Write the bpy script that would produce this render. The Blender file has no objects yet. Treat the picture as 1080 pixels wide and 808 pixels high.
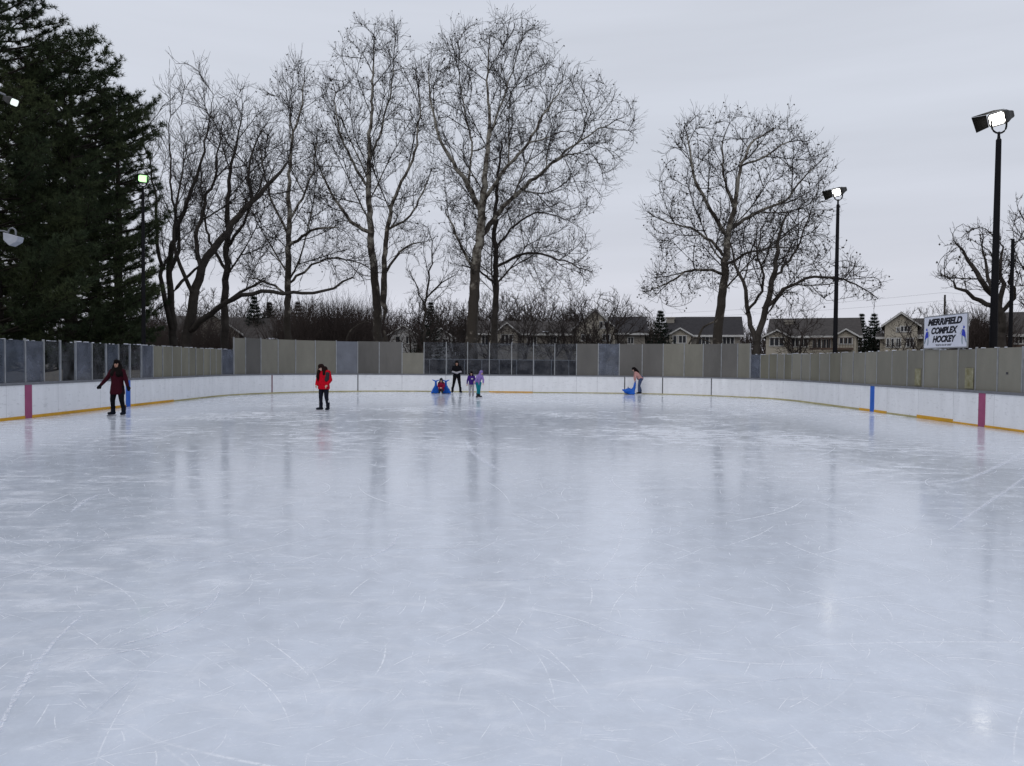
import bpy, bmesh, math, random
import numpy as np
from mathutils import Vector, Matrix, Euler

R = math.radians
random.seed(7)
scene = bpy.context.scene
COL = scene.collection

# ------------------------------------------------------------------ camera
F = 800.0
CAM = Vector((0, 0, 1.7))
PITCH = math.atan(21.5 / F)
cam_d = bpy.data.cameras.new('camera')
cam_d.sensor_width = 36
cam_d.lens = 36 * F / 1080
cam_d.clip_end = 3000
cam_d.clip_start = 0.05
cam = bpy.data.objects.new('camera', cam_d)
COL.objects.link(cam)
CM = Matrix.Rotation(R(90) - PITCH, 3, 'X') @ Matrix.Rotation(R(0.5), 3, 'Z')
cam.matrix_world = Matrix.Translation(CAM) @ CM.to_4x4()
scene.camera = cam


def W(x, y, d):
    """photo pixel at depth d (world Y)"""
    v = CM @ Vector(((x - 540) / F, -(y - 404) / F, -1))
    v *= d / v.y
    return CAM + v


# ------------------------------------------------------------------ materials
def nt(m):
    return m.node_tree.nodes, m.node_tree.links


def newmat(name):
    m = bpy.data.materials.new(name)
    m.use_nodes = True
    return m


def mat(name, col, rough=0.7, var=0.15, scale=4.0, metal=0.0, spec=0.2, bump=0.0, col2=None, stretch=(1, 1, 1), obj=True, vary_obj=0.0):
    m = newmat(name)
    n, l = nt(m)
    b = n['Principled BSDF']
    b.inputs['Roughness'].default_value = rough
    b.inputs['Metallic'].default_value = metal
    b.inputs['Specular IOR Level'].default_value = spec
    tc = n.new('ShaderNodeTexCoord')
    mp = n.new('ShaderNodeMapping')
    mp.inputs['Scale'].default_value = stretch
    l.new(tc.outputs['Object'], mp.inputs['Vector'])
    ns = n.new('ShaderNodeTexNoise')
    ns.inputs['Scale'].default_value = scale
    ns.inputs['Detail'].default_value = 6
    ns.inputs['Roughness'].default_value = 0.62
    l.new(mp.outputs['Vector'], ns.inputs['Vector'])
    cr = n.new('ShaderNodeValToRGB')
    cr.color_ramp.elements[0].position = 0.3
    cr.color_ramp.elements[1].position = 0.72
    c2 = col2 or tuple(min(1, c * (1 + var)) for c in col)
    c1 = col if col2 else tuple(c * (1 - var) for c in col)
    cr.color_ramp.elements[0].color = (*c1, 1)
    cr.color_ramp.elements[1].color = (*c2, 1)
    l.new(ns.outputs['Fac'], cr.inputs['Fac'])
    out = cr.outputs['Color']
    if vary_obj:
        oi = n.new('ShaderNodeObjectInfo')
        hs = n.new('ShaderNodeHueSaturation')
        mr = n.new('ShaderNodeMapRange')
        mr.inputs['To Min'].default_value = 1 - vary_obj
        mr.inputs['To Max'].default_value = 1 + vary_obj
        l.new(oi.outputs['Random'], mr.inputs['Value'])
        l.new(mr.outputs['Result'], hs.inputs['Value'])
        l.new(out, hs.inputs['Color'])
        out = hs.outputs['Color']
    l.new(out, b.inputs['Base Color'])
    if bump:
        bp = n.new('ShaderNodeBump')
        bp.inputs['Strength'].default_value = bump
        bp.inputs['Distance'].default_value = 0.02
        l.new(ns.outputs['Fac'], bp.inputs['Height'])
        l.new(bp.outputs['Normal'], b.inputs['Normal'])
    return m


def scuff(m, amount=0.6):
    n, l = nt(m)
    b = n['Principled BSDF']
    src = b.inputs['Base Color'].links[0].from_socket
    tc = n.new('ShaderNodeTexCoord')
    mp = n.new('ShaderNodeMapping')
    mp.inputs['Scale'].default_value = (1.2, 1.2, 4.0)
    l.new(tc.outputs['Object'], mp.inputs['Vector'])
    ns = n.new('ShaderNodeTexNoise')
    ns.inputs['Scale'].default_value = 3.5
    ns.inputs['Detail'].default_value = 9
    ns.inputs['Roughness'].default_value = 0.75
    l.new(mp.outputs['Vector'], ns.inputs['Vector'])
    mr = n.new('ShaderNodeMapRange')
    mr.inputs['From Min'].default_value = 0.56
    mr.inputs['From Max'].default_value = 0.74
    mr.inputs['To Max'].default_value = amount
    l.new(ns.outputs['Fac'], mr.inputs['Value'])
    mx = n.new('ShaderNodeMix')
    mx.data_type = 'RGBA'
    l.new(mr.outputs['Result'], mx.inputs['Factor'])
    l.new(src, mx.inputs['A'])
    mx.inputs['B'].default_value = (0.12, 0.12, 0.13, 1)
    l.new(mx.outputs['Result'], b.inputs['Base Color'])


def emit(name, col, s):
    m = newmat(name)
    n, l = nt(m)
    b = n['Principled BSDF']
    b.inputs['Base Color'].default_value = (*col, 1)
    b.inputs['Emission Color'].default_value = (*col, 1)
    b.inputs['Emission Strength'].default_value = s
    return m


def glass_mat(name, tint, fac, rough=0.25):
    """scuffed polycarbonate: part clear, part hazy"""
    m = newmat(name)
    n, l = nt(m)
    b = n['Principled BSDF']
    b.inputs['Roughness'].default_value = rough
    tc = n.new('ShaderNodeTexCoord')
    ns = n.new('ShaderNodeTexNoise')
    ns.inputs['Scale'].default_value = 2.3
    ns.inputs['Detail'].default_value = 7
    l.new(tc.outputs['Object'], ns.inputs['Vector'])
    cr = n.new('ShaderNodeValToRGB')
    cr.color_ramp.elements[0].position = 0.3
    cr.color_ramp.elements[1].position = 0.75
    cr.color_ramp.elements[0].color = (*[c * 0.8 for c in tint], 1)
    cr.color_ramp.elements[1].color = (*[min(1, c * 1.3) for c in tint], 1)
    l.new(ns.outputs['Fac'], cr.inputs['Fac'])
    l.new(cr.outputs['Color'], b.inputs['Base Color'])
    tr = n.new('ShaderNodeBsdfTransparent')
    tr.inputs['Color'].default_value = (0.82, 0.85, 0.9, 1)
    mx = n.new('ShaderNodeMixShader')
    mr = n.new('ShaderNodeMapRange')
    mr.inputs['To Min'].default_value = max(0, fac - 0.14)
    mr.inputs['To Max'].default_value = min(1, fac + 0.14)
    mr.inputs['From Min'].default_value = 0.3
    mr.inputs['From Max'].default_value = 0.7
    l.new(ns.outputs['Fac'], mr.inputs['Value'])
    l.new(mr.outputs['Result'], mx.inputs['Fac'])
    l.new(tr.outputs['BSDF'], mx.inputs[1])
    l.new(b.outputs['BSDF'], mx.inputs[2])
    l.new(mx.outputs['Shader'], n['Material Output'].inputs['Surface'])
    return m


# ------------------------------------------------------------------ object helpers
def link_mesh(name, me, m=None, parent=None, smooth=False):
    if m is not None:
        me.materials.append(m)
    if smooth:
        me.polygons.foreach_set('use_smooth', [True] * len(me.polygons))
    o = bpy.data.objects.new(name, me)
    COL.objects.link(o)
    if parent is not None:
        o.parent = parent
    return o


def tag(o, label=None, cat=None, group=None, kind=None):
    if label:
        o['label'] = label
    if cat:
        o['category'] = cat
    if group:
        o['group'] = group
    if kind:
        o['kind'] = kind
    return o


def empty(name, loc=(0, 0, 0), rz=0, label=None, cat=None, group=None):
    o = bpy.data.objects.new(name, None)
    o.empty_display_size = 0.2
    COL.objects.link(o)
    o.location = loc
    o.rotation_euler = (0, 0, rz)
    return tag(o, label, cat, group)


def copy_tree(o, parent=None):
    c = o.copy()
    COL.objects.link(c)
    c.parent = parent
    for ch in [x for x in bpy.data.objects if x.parent == o]:
        copy_tree(ch, c)
    return c


class MB:
    """mesh collector"""

    def __init__(s):
        s.v = []
        s.f = []

    def box(s, c, size, rot=None):
        hx, hy, hz = [a / 2 for a in size]
        n = len(s.v)
        for dx, dy, dz in ((-1, -1, -1), (1, -1, -1), (1, 1, -1), (-1, 1, -1), (-1, -1, 1), (1, -1, 1), (1, 1, 1), (-1, 1, 1)):
            p = Vector((dx * hx, dy * hy, dz * hz))
            if rot is not None:
                p = rot @ p
            s.v.append(p + Vector(c))
        for f in ((0, 3, 2, 1), (4, 5, 6, 7), (0, 1, 5, 4), (1, 2, 6, 5), (2, 3, 7, 6), (3, 0, 4, 7)):
            s.f.append([n + i for i in f])
        return s

    def tube(s, pts, rad, sides=10, caps=True):
        pts = [Vector(p) for p in pts]
        if not isinstance(rad, (list, tuple)):
            rad = [rad] * len(pts)
        n = len(s.v)
        for i, p in enumerate(pts):
            if i == 0:
                d = pts[1] - p
            elif i == len(pts) - 1:
                d = p - pts[i - 1]
            else:
                d = (pts[i + 1] - p).normalized() + (p - pts[i - 1]).normalized()
            d.normalize()
            a = Vector((0.31, 0.95, 0.02)) if abs(d.z) > 0.7 else Vector((0, 0, 1))
            u = d.cross(a).normalized()
            w = d.cross(u)
            for k in range(sides):
                t = 2 * math.pi * k / sides
                s.v.append(p + (u * math.cos(t) + w * math.sin(t)) * rad[i])
        for i in range(len(pts) - 1):
            for k in range(sides):
                a = n + i * sides + k
                b = n + i * sides + (k + 1) % sides
                s.f.append([a, b, b + sides, a + sides])
        if caps:
            s.f.append([n + k for k in range(sides)][::-1])
            s.f.append([n + (len(pts) - 1) * sides + k for k in range(sides)])
        return s

    def poly(s, pts):
        n = len(s.v)
        s.v += [Vector(p) for p in pts]
        s.f.append(list(range(n, n + len(pts))))
        return s

    def prism(s, pts, ext):
        """polygon pts extruded by vector ext"""
        n = len(s.v)
        ext = Vector(ext)
        k = len(pts)
        s.v += [Vector(p) for p in pts] + [Vector(p) + ext for p in pts]
        s.f.append([n + i for i in range(k)][::-1])
        s.f.append([n + k + i for i in range(k)])
        for i in range(k):
            j = (i + 1) % k
            s.f.append([n + i, n + j, n + k + j, n + k + i])
        return s

    def build(s, name, m=None, parent=None, smooth=False, bevel=0):
        me = bpy.data.meshes.new(name)
        me.from_pydata([tuple(v) for v in s.v], [], s.f)
        bm = bmesh.new()
        bm.from_mesh(me)
        bmesh.ops.recalc_face_normals(bm, faces=bm.faces)
        bm.to_mesh(me)
        bm.free()
        o = link_mesh(name, me, m, parent, smooth)
        if bevel:
            md = o.modifiers.new('bevel', 'BEVEL')
            md.width = bevel
            md.segments = 2
        return o


def np_mesh(name, V, Q, m=None, parent=None, k=4):
    """fast mesh from numpy verts and faces of k corners"""
    me = bpy.data.meshes.new(name)
    V = np.asarray(V, dtype=np.float32)
    Q = np.asarray(Q, dtype=np.int32)
    me.vertices.add(len(V))
    me.vertices.foreach_set('co', V.ravel())
    me.loops.add(Q.size)
    me.loops.foreach_set('vertex_index', Q.ravel())
    me.polygons.add(len(Q))
    me.polygons.foreach_set('loop_start', np.arange(0, Q.size, k, dtype=np.int32))
    me.update(calc_edges=True)
    return link_mesh(name, me, m, parent)


# ------------------------------------------------------------------ world and sun
world = bpy.data.worlds.new('World')
scene.world = world
world.use_nodes = True
wn, wl = world.node_tree.nodes, world.node_tree.links
bg = wn['Background']
sky = wn.new('ShaderNodeTexSky')
sky.sky_type = 'NISHITA'
sky.sun_disc = False
sky.sun_elevation = R(38)
sky.sun_rotation = R(205)
sky.air_density = 1.5
sky.dust_density = 4
tc = wn.new('ShaderNodeTexCoord')
sp = wn.new('ShaderNodeSeparateXYZ')
wl.new(tc.outputs['Generated'], sp.inputs[0])
mp = wn.new('ShaderNodeMapping')
mp.inputs['Scale'].default_value = (0.7, 1.3, 9.0)
mp.inputs['Rotation'].default_value = (0.0, R(7), 0.3)
wl.new(tc.outputs['Generated'], mp.inputs['Vector'])
cn = wn.new('ShaderNodeTexNoise')
cn.inputs['Scale'].default_value = 1.5
cn.inputs['Detail'].default_value = 6
cn.inputs['Roughness'].default_value = 0.5
wl.new(mp.outputs['Vector'], cn.inputs['Vector'])
grad = wn.new('ShaderNodeValToRGB')
e = grad.color_ramp.elements
e[0].position = 0.0
e[0].color = (0.66, 0.665, 0.75, 1)
e[1].position = 1.0
e[1].color = (0.70, 0.73, 0.82, 1)
for pos, c in ((0.07, (0.63, 0.645, 0.72)), (0.16, (0.60, 0.622, 0.70)), (0.28, (0.595, 0.625, 0.70)), (0.45, (0.60, 0.63, 0.705))):
    x = e.new(pos)
    x.color = (*c, 1)
wl.new(sp.outputs['Z'], grad.inputs['Fac'])
cm = wn.new('ShaderNodeMapRange')
cm.inputs['From Min'].default_value = 0.3
cm.inputs['From Max'].default_value = 0.7
cm.inputs['To Min'].default_value = 0.945
cm.inputs['To Max'].default_value = 1.085
wl.new(cn.outputs['Fac'], cm.inputs['Value'])
mul = wn.new('ShaderNodeVectorMath')
mul.operation = 'SCALE'
wl.new(grad.outputs['Color'], mul.inputs[0])
wl.new(cm.outputs['Result'], mul.inputs['Scale'])
# thin share of the physical sky behind the cloud
nsk = wn.new('ShaderNodeVectorMath')
nsk.operation = 'SCALE'
nsk.inputs['Scale'].default_value = 0.006
wl.new(sky.outputs['Color'], nsk.inputs[0])
add = wn.new('ShaderNodeVectorMath')
add.operation = 'ADD'
wl.new(mul.outputs[0], add.inputs[0])
wl.new(nsk.outputs[0], add.inputs[1])
wl.new(add.outputs[0], bg.inputs['Color'])
bg.inputs['Strength'].default_value = 1.0

sd = bpy.data.lights.new('sun', 'SUN')
sd.energy = 0.5
sd.angle = R(40)
sd.color = (1, 0.97, 0.93)
sun = bpy.data.objects.new('sun', sd)
COL.objects.link(sun)
# sun behind the camera, slightly left
az, el = R(205), R(38)
sv = Vector((math.sin(az) * math.cos(el), math.cos(az) * math.cos(el), math.sin(el)))
sun.rotation_euler = sv.to_track_quat('Z', 'Y').to_euler()
scene.view_settings.view_transform = 'Standard'
scene.view_settings.look = 'None'
scene.view_settings.exposure = 0
scene.cycles.max_bounces = 8
scene.cycles.transparent_max_bounces = 16

# ------------------------------------------------------------------ palette
M = {}
M['ground'] = mat('winter_ground', (0.05, 0.045, 0.035), 0.95, scale=0.35, col2=(0.16, 0.13, 0.09), bump=0.4)
M['concrete'] = mat('slab_concrete', (0.16, 0.16, 0.16), 0.9, scale=2, var=0.3)
M['snow'] = mat('old_snow', (0.62, 0.64, 0.70), 0.8, scale=1.5, var=0.15, bump=0.5)
M['board'] = mat('white_board', (0.80, 0.81, 0.83), 0.42, scale=3.0, var=0.07, stretch=(1, 1, 0.25))
M['cap'] = mat('cap_rail_grey', (0.17, 0.175, 0.19), 0.6, var=0.2)
M['kick'] = mat('kick_yellow', (0.62, 0.33, 0.025), 0.5, scale=1.2, var=0.2)
M['kick_faded'] = mat('kick_faded', (0.42, 0.38, 0.20), 0.6, scale=1.2, var=0.25)
M['red_line'] = mat('red_line', (0.32, 0.075, 0.16), 0.5, var=0.12)
M['blue_line'] = mat('blue_line', (0.025, 0.12, 0.50), 0.5, var=0.12)
M['joint'] = mat('joint_dark', (0.05, 0.05, 0.06), 0.7)
M['alu'] = mat('aluminium_post', (0.30, 0.31, 0.32), 0.5, metal=0.35, var=0.2)
M['beige'] = mat('weathered_beige', (0.20, 0.192, 0.16), 0.75, scale=1.3, var=0.14, stretch=(1, 1, 0.4), vary_obj=0.12)
M['olive'] = mat('weathered_olive', (0.175, 0.167, 0.13), 0.75, scale=1.3, var=0.16, stretch=(1, 1, 0.3), vary_obj=0.13)
M['greyp'] = mat('weathered_grey', (0.125, 0.12, 0.112), 0.7, scale=1.1, var=0.16, stretch=(1, 1, 0.4), vary_obj=0.1)
M['bluep'] = mat('cloudy_blue', (0.16, 0.17, 0.195), 0.5, scale=1.5, var=0.16, vary_obj=0.06)
M['clear'] = glass_mat('clear_poly', (0.10, 0.10, 0.105), 0.16)
M['hazy'] = glass_mat('hazy_poly', (0.085, 0.10, 0.13), 0.55)
M['hazyblue'] = glass_mat('hazy_blue_poly', (0.115, 0.128, 0.16), 0.64)
M['mesh'] = mat('dark_windscreen', (0.045, 0.045, 0.05), 0.9, var=0.2)
M['black'] = mat('black_pole', (0.006, 0.006, 0.008), 0.6, var=0.2, spec=0.12)
M['hood'] = mat('matt_black_hood', (0.003, 0.003, 0.0035), 0.9, var=0.2, spec=0.05)
M['lamp_grey'] = mat('lamp_grey', (0.04, 0.04, 0.04), 0.6, var=0.2)
M['lamp_pale'] = mat('lamp_pale', (0.17, 0.18, 0.2), 0.5, metal=0.3)
M['lens'] = emit('lit_lens', (1.0, 0.97, 0.90), 11)
M['lens_green'] = emit('lit_lens_green', (0.50, 1.0, 0.42), 1.7)
M['lens_dim'] = emit('lit_lens_dim', (0.9, 1.0, 0.9), 0.65)
M['pine'] = mat('pine_needles', (0.028, 0.044, 0.028), 0.8, scale=0.45, col2=(0.088, 0.106, 0.048), spec=0.05)
M['spruce'] = mat('spruce_needles', (0.014, 0.023, 0.018), 0.8, scale=0.3, col2=(0.024, 0.034, 0.024), spec=0.05)
M['pbark'] = mat('pine_bark', (0.03, 0.025, 0.02), 0.9, scale=3, var=0.4)
M['bark'] = mat('dark_bark', (0.045, 0.039, 0.034), 0.9, scale=2, var=0.45, spec=0.2)
M['twig'] = mat('dark_twig', (0.034, 0.029, 0.026), 0.9, scale=1, var=0.3, spec=0.2)
M['farbark'] = mat('far_bark', (0.045, 0.036, 0.032), 0.9, scale=1, var=0.3, spec=0.2)
M['thicket'] = mat('thicket_brown', (0.042, 0.033, 0.030), 0.95, scale=0.15, col2=(0.085, 0.068, 0.06), spec=0.1)
M['roof'] = mat('roof_shingle', (0.030, 0.028, 0.030), 0.85, scale=3, var=0.3)
M['roofb'] = mat('roof_brown', (0.055, 0.049, 0.046), 0.85, scale=3, var=0.3)
M['siding'] = mat('beige_siding', (0.40, 0.37, 0.31), 0.8, scale=1, var=0.08, stretch=(0.2, 0.2, 8))
M['siding2'] = mat('grey_siding', (0.27, 0.25, 0.22), 0.8, scale=1, var=0.08, stretch=(0.2, 0.2, 8))
M['siding3'] = mat('pale_siding', (0.42, 0.42, 0.42), 0.8, scale=1, var=0.08, stretch=(0.2, 0.2, 8))
M['brickd'] = mat('dark_brick', (0.10, 0.07, 0.055), 0.85, scale=6, var=0.3)
M['trim'] = mat('white_trim', (0.50, 0.50, 0.49), 0.6)
M['pane'] = mat('window_pane', (0.02, 0.023, 0.028), 0.12, var=0.3)
M['sign'] = mat('sign_white', (0.62, 0.64, 0.72), 0.5, var=0.05)
M['ink'] = mat('sign_ink', (0.006, 0.007, 0.015), 0.5)
M['inkblue'] = mat('sign_blue', (0.03, 0.05, 0.42), 0.5)
M['inkgrey'] = mat('sign_grey', (0.25, 0.32, 0.36), 0.6)
M['stain'] = mat('stained_patch', (0.13, 0.115, 0.045), 0.8, scale=5, col2=(0.32, 0.31, 0.22))
M['skin'] = mat('skin', (0.38, 0.22, 0.16), 0.55, var=0.05)
M['skin_pale'] = mat('skin_pale', (0.5, 0.33, 0.27), 0.55, var=0.05)
M['hair'] = mat('black_hair', (0.006, 0.004, 0.004), 0.6, var=0.2, spec=0.05)
M['hair_brown'] = mat('brown_hair', (0.014, 0.006, 0.005), 0.6, var=0.2, spec=0.05)
M['plastic'] = mat('blue_plastic', (0.008, 0.10, 0.48), 0.35, var=0.1)
M['steel'] = mat('blade_steel', (0.5, 0.5, 0.52), 0.25, metal=0.9, var=0.05)
for nm, c in dict(maroon=(0.036, 0.006, 0.011), red=(0.44, 0.005, 0.016), cblack=(0.008, 0.008, 0.01), cnavy=(0.01, 0.012, 0.02),
                  white=(0.62, 0.62, 0.64), purple=(0.05, 0.02, 0.17), lilac=(0.24, 0.17, 0.42), teal=(0.01, 0.17, 0.21),
                  greyp2=(0.34, 0.33, 0.36), pink=(0.50, 0.27, 0.25), jeans=(0.055, 0.075, 0.14), dred=(0.20, 0.012, 0.04),
                  charcoal=(0.03, 0.032, 0.036)).items():
    M['c_' + nm] = mat('cloth_' + nm, c, 0.9, scale=9, var=0.2, bump=0.3, spec=0.05)


scuff(M['board'], 0.5)
for k_ in ('beige', 'olive', 'greyp'):
    scuff(M[k_], 0.35)


def sycamore_mat():
    m = newmat('sycamore_bark')
    n, l = nt(m)
    b = n['Principled BSDF']
    b.inputs['Roughness'].default_value = 0.85
    b.inputs['Specular IOR Level'].default_value = 0.2
    tc = n.new('ShaderNodeTexCoord')
    ns = n.new('ShaderNodeTexNoise')
    ns.inputs['Scale'].default_value = 1.6
    ns.inputs['Detail'].default_value = 5
    l.new(tc.outputs['Object'], ns.inputs['Vector'])
    sx = n.new('ShaderNodeSeparateXYZ')
    l.new(tc.outputs['Object'], sx.inputs[0])
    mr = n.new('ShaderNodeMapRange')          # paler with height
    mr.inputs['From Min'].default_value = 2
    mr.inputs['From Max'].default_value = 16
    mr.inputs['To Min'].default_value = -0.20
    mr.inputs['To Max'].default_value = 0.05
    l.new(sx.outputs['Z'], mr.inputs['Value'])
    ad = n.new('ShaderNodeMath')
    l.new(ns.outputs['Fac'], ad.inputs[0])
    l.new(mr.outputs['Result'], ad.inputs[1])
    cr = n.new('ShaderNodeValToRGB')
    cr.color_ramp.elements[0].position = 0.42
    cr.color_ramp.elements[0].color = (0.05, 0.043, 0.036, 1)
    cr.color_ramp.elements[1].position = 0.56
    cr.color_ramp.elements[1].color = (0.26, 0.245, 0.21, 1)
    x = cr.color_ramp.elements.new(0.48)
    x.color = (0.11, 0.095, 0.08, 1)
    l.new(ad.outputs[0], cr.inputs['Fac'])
    l.new(cr.outputs['Color'], b.inputs['Base Color'])
    return m


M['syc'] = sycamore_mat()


# ------------------------------------------------------------------ the ice
def ice_mat():
    m = newmat('skated_ice')
    n, l = nt(m)
    b = n['Principled BSDF']

    def lk(a, c):
        if isinstance(a, (int, float)):
            c.default_value = a
        elif isinstance(a, tuple):
            c.default_value = a
        else:
            l.new(a, c)

    def mth(op, a, c=None, cl=False):
        x = n.new('ShaderNodeMath')
        x.operation = op
        x.use_clamp = cl
        lk(a, x.inputs[0])
        if c is not None:
            lk(c, x.inputs[1])
        return x.outputs[0]

    def rng(v, a, c, d=0.0, f=1.0, smooth=True):
        x = n.new('ShaderNodeMapRange')
        if smooth:
            x.interpolation_type = 'SMOOTHSTEP'
        lk(v, x.inputs['Value'])
        x.inputs['From Min'].default_value = a
        x.inputs['From Max'].default_value = c
        x.inputs['To Min'].default_value = d
        x.inputs['To Max'].default_value = f
        return x.outputs['Result']

    tc = n.new('ShaderNodeTexCoord')
    P = tc.outputs['Object']

    def mapping(loc=(0, 0, 0), rz=0, sc=(1, 1, 1)):
        x = n.new('ShaderNodeMapping')
        x.inputs['Location'].default_value = loc
        x.inputs['Rotation'].default_value = (0, 0, rz)
        x.inputs['Scale'].default_value = sc
        l.new(P, x.inputs['Vector'])
        return x.outputs['Vector']

    def noise(v, s, det=5, ro=0.6, dist=0):
        x = n.new('ShaderNodeTexNoise')
        x.inputs['Scale'].default_value = s
        x.inputs['Detail'].default_value = det
        x.inputs['Roughness'].default_value = ro
        x.inputs['Distortion'].default_value = dist
        l.new(v, x.inputs['Vector'])
        return x.outputs['Fac']

    # skate cuts: one arc in each cell of a voronoi pattern
    def scratches(scale, rmin, rmax, w, off, dens):
        v = mapping(loc=off, rz=off[0])
        vo = n.new('ShaderNodeTexVoronoi')
        vo.voronoi_dimensions = '2D'
        vo.inputs['Scale'].default_value = scale
        l.new(v, vo.inputs['Vector'])
        sub = n.new('ShaderNodeVectorMath')
        sub.operation = 'SUBTRACT'
        l.new(v, sub.inputs[0])
        l.new(vo.outputs['Position'], sub.inputs[1])
        sc = n.new('ShaderNodeSeparateColor')
        l.new(vo.outputs['Color'], sc.inputs[0])
        ang = mth('MULTIPLY', sc.outputs[0], 6.283)
        ro = n.new('ShaderNodeVectorRotate')
        ro.rotation_type = 'Z_AXIS'
        l.new(sub.outputs[0], ro.inputs['Vector'])
        l.new(ang, ro.inputs['Angle'])
        sx = n.new('ShaderNodeSeparateXYZ')
        l.new(ro.outputs[0], sx.inputs[0])
        rad = rng(sc.outputs[1], 0, 1, rmin, rmax, False)
        x2 = mth('MULTIPLY', sx.outputs[0], sx.outputs[0])
        yr = mth('SUBTRACT', sx.outputs[1], rad)
        y2 = mth('MULTIPLY', yr, yr)
        dd = mth('ABSOLUTE', mth('SUBTRACT', mth('SQRT', mth('ADD', x2, y2)), rad))
        line = rng(dd, 0, w, 1, 0)
        L = 0.62 / scale
        ax = mth('ABSOLUTE', sx.outputs[0])
        fade = rng(ax, 0.25 * L, L, 1, 0)
        on = rng(sc.outputs[2], 1 - dens, 1.0, 0.0, 1.0, False)
        return mth('MULTIPLY', mth('MULTIPLY', line, fade), mth('MAXIMUM', on, 0.0, True))

    lay = [scratches(5.5, 0.3, 3.0, 0.004, (2.1, 6.0, 0), 1.0),
           scratches(4.5, 0.3, 3.0, 0.004, (6.6, 1.0, 0), 1.0),
           scratches(1.0, 0.8, 6.0, 0.007, (8.3, 4.0, 0), 0.9),
           scratches(3.6, 0.3, 2.0, 0.006, (9.1, 8.0, 0), 0.45),
           scratches(1.9, 0.6, 3.0, 0.009, (7.1, 3.0, 0), 0.4),
           scratches(0.30, 2, 9, 0.012, (1.3, 2.0, 0), 0.8),
           scratches(0.42, 1.5, 8, 0.016, (5.2, -3.0, 0), 0.8),
           scratches(0.75, 0.8, 5, 0.011, (0.4, 9.0, 0), 0.8),
           scratches(1.3, 0.5, 4, 0.008, (2.2, 5.0, 0), 0.8),
           scratches(2.4, 0.4, 2.5, 0.006, (4.4, -7.0, 0), 0.45)]
    s = lay[0]
    for x in lay[1:]:
        s = mth('MAXIMUM', s, x)
    # break the lines up with fine noise
    grain = noise(mapping(sc=(1, 1, 1)), 22, 4, 0.7)
    s = mth('MULTIPLY', s, rng(grain, 0.36, 0.58, 0.1, 1.0))
    # shaved snow: smears, heavier in traffic zones and toward the far end
    zone = noise(mapping(loc=(4, 2, 0)), 0.16, 4, 0.6, 0.4)
    fine = noise(mapping(rz=0.5, sc=(1, 2.2, 1)), 1.6, 8, 0.72, 0.6)
    fine2 = noise(mapping(rz=-0.4, sc=(2.6, 1, 1)), 2.3, 8, 0.75, 0.5)
    dust = mth('MULTIPLY', rng(mth('ADD', fine, mth('MULTIPLY', mth('SUBTRACT', zone, 0.5), 0.7)), 0.50, 0.68), 0.72)
    dust2 = mth('MULTIPLY', rng(mth('ADD', fine2, mth('MULTIPLY', mth('SUBTRACT', zone, 0.5), 0.7)), 0.54, 0.72), 0.50)
    sy = n.new('ShaderNodeSeparateXYZ')
    l.new(P, sy.inputs[0])
    far = rng(sy.outputs[1], 6, 34, 0.5, 1.2)
    white = mth('MULTIPLY', mth('MAXIMUM', dust, dust2), far)
    flakes = rng(noise(mapping(), 7, 8, 0.8), 0.60, 0.70)
    white = mth('MAXIMUM', white, mth('MULTIPLY', flakes, 0.7))
    smear = noise(mapping(rz=0.12, sc=(1, 2.4, 1)), 3.6, 7, 0.78, 0.9)
    smear2 = noise(mapping(rz=-0.5, loc=(3, 3, 0), sc=(1, 3.0, 1)), 2.4, 7, 0.8, 1.2)
    white = mth('MAXIMUM', white, mth('MULTIPLY', mth('MAXIMUM', rng(smear, 0.575, 0.70), rng(smear2, 0.585, 0.72)), 0.50))
    chips = noise(mapping(rz=0.3, sc=(1, 1.5, 1)), 26, 5, 0.8)
    chip = mth('MULTIPLY', rng(chips, 0.56, 0.70), rng(fine2, 0.40, 0.62, 0.15, 0.75))
    white = mth('MAXIMUM', white, chip)
    total = mth('MAXIMUM', mth('MULTIPLY', s, 0.95), white, True)
    # body of the ice
    big = noise(mapping(loc=(1, 7, 0)), 0.11, 3, 0.5)
    mx = n.new('ShaderNodeMix')
    mx.data_type = 'RGBA'
    l.new(rng(big, 0.35, 0.65), mx.inputs['Factor'])
    mx.inputs['A'].default_value = (0.60, 0.648, 0.725, 1)
    mx.inputs['B'].default_value = (0.665, 0.71, 0.785, 1)
    mottle = noise(mapping(sc=(1, 1.0, 1)), 3.0, 6, 0.7)
    hv = n.new('ShaderNodeHueSaturation')
    l.new(mx.outputs['Result'], hv.inputs['Color'])
    l.new(rng(mottle, 0.3, 0.7, 0.93, 1.06), hv.inputs['Value'])
    mx2 = n.new('ShaderNodeMix')
    mx2.data_type = 'RGBA'
    l.new(total, mx2.inputs['Factor'])
    l.new(hv.outputs['Color'], mx2.inputs['A'])
    mx2.inputs['B'].default_value = (0.90, 0.92, 0.96, 1)
    l.new(mx2.outputs['Result'], b.inputs['Base Color'])
    r = mth('ADD', 0.085, mth('MULTIPLY', total, 0.45))
    r = mth('ADD', r, mth('MULTIPLY', rng(mottle, 0.3, 0.7), 0.06))
    l.new(r, b.inputs['Roughness'])
    b.inputs['IOR'].default_value = 1.33
    bp = n.new('ShaderNodeBump')
    bp.inputs['Strength'].default_value = 0.07
    bp.inputs['Distance'].default_value = 0.01
    l.new(mth('ADD', mth('MULTIPLY', grain, 0.25), mth('ADD', mth('MULTIPLY', total, 0.6), mottle)), bp.inputs['Height'])
    l.new(bp.outputs['Normal'], b.inputs['Normal'])
    return m


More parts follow.
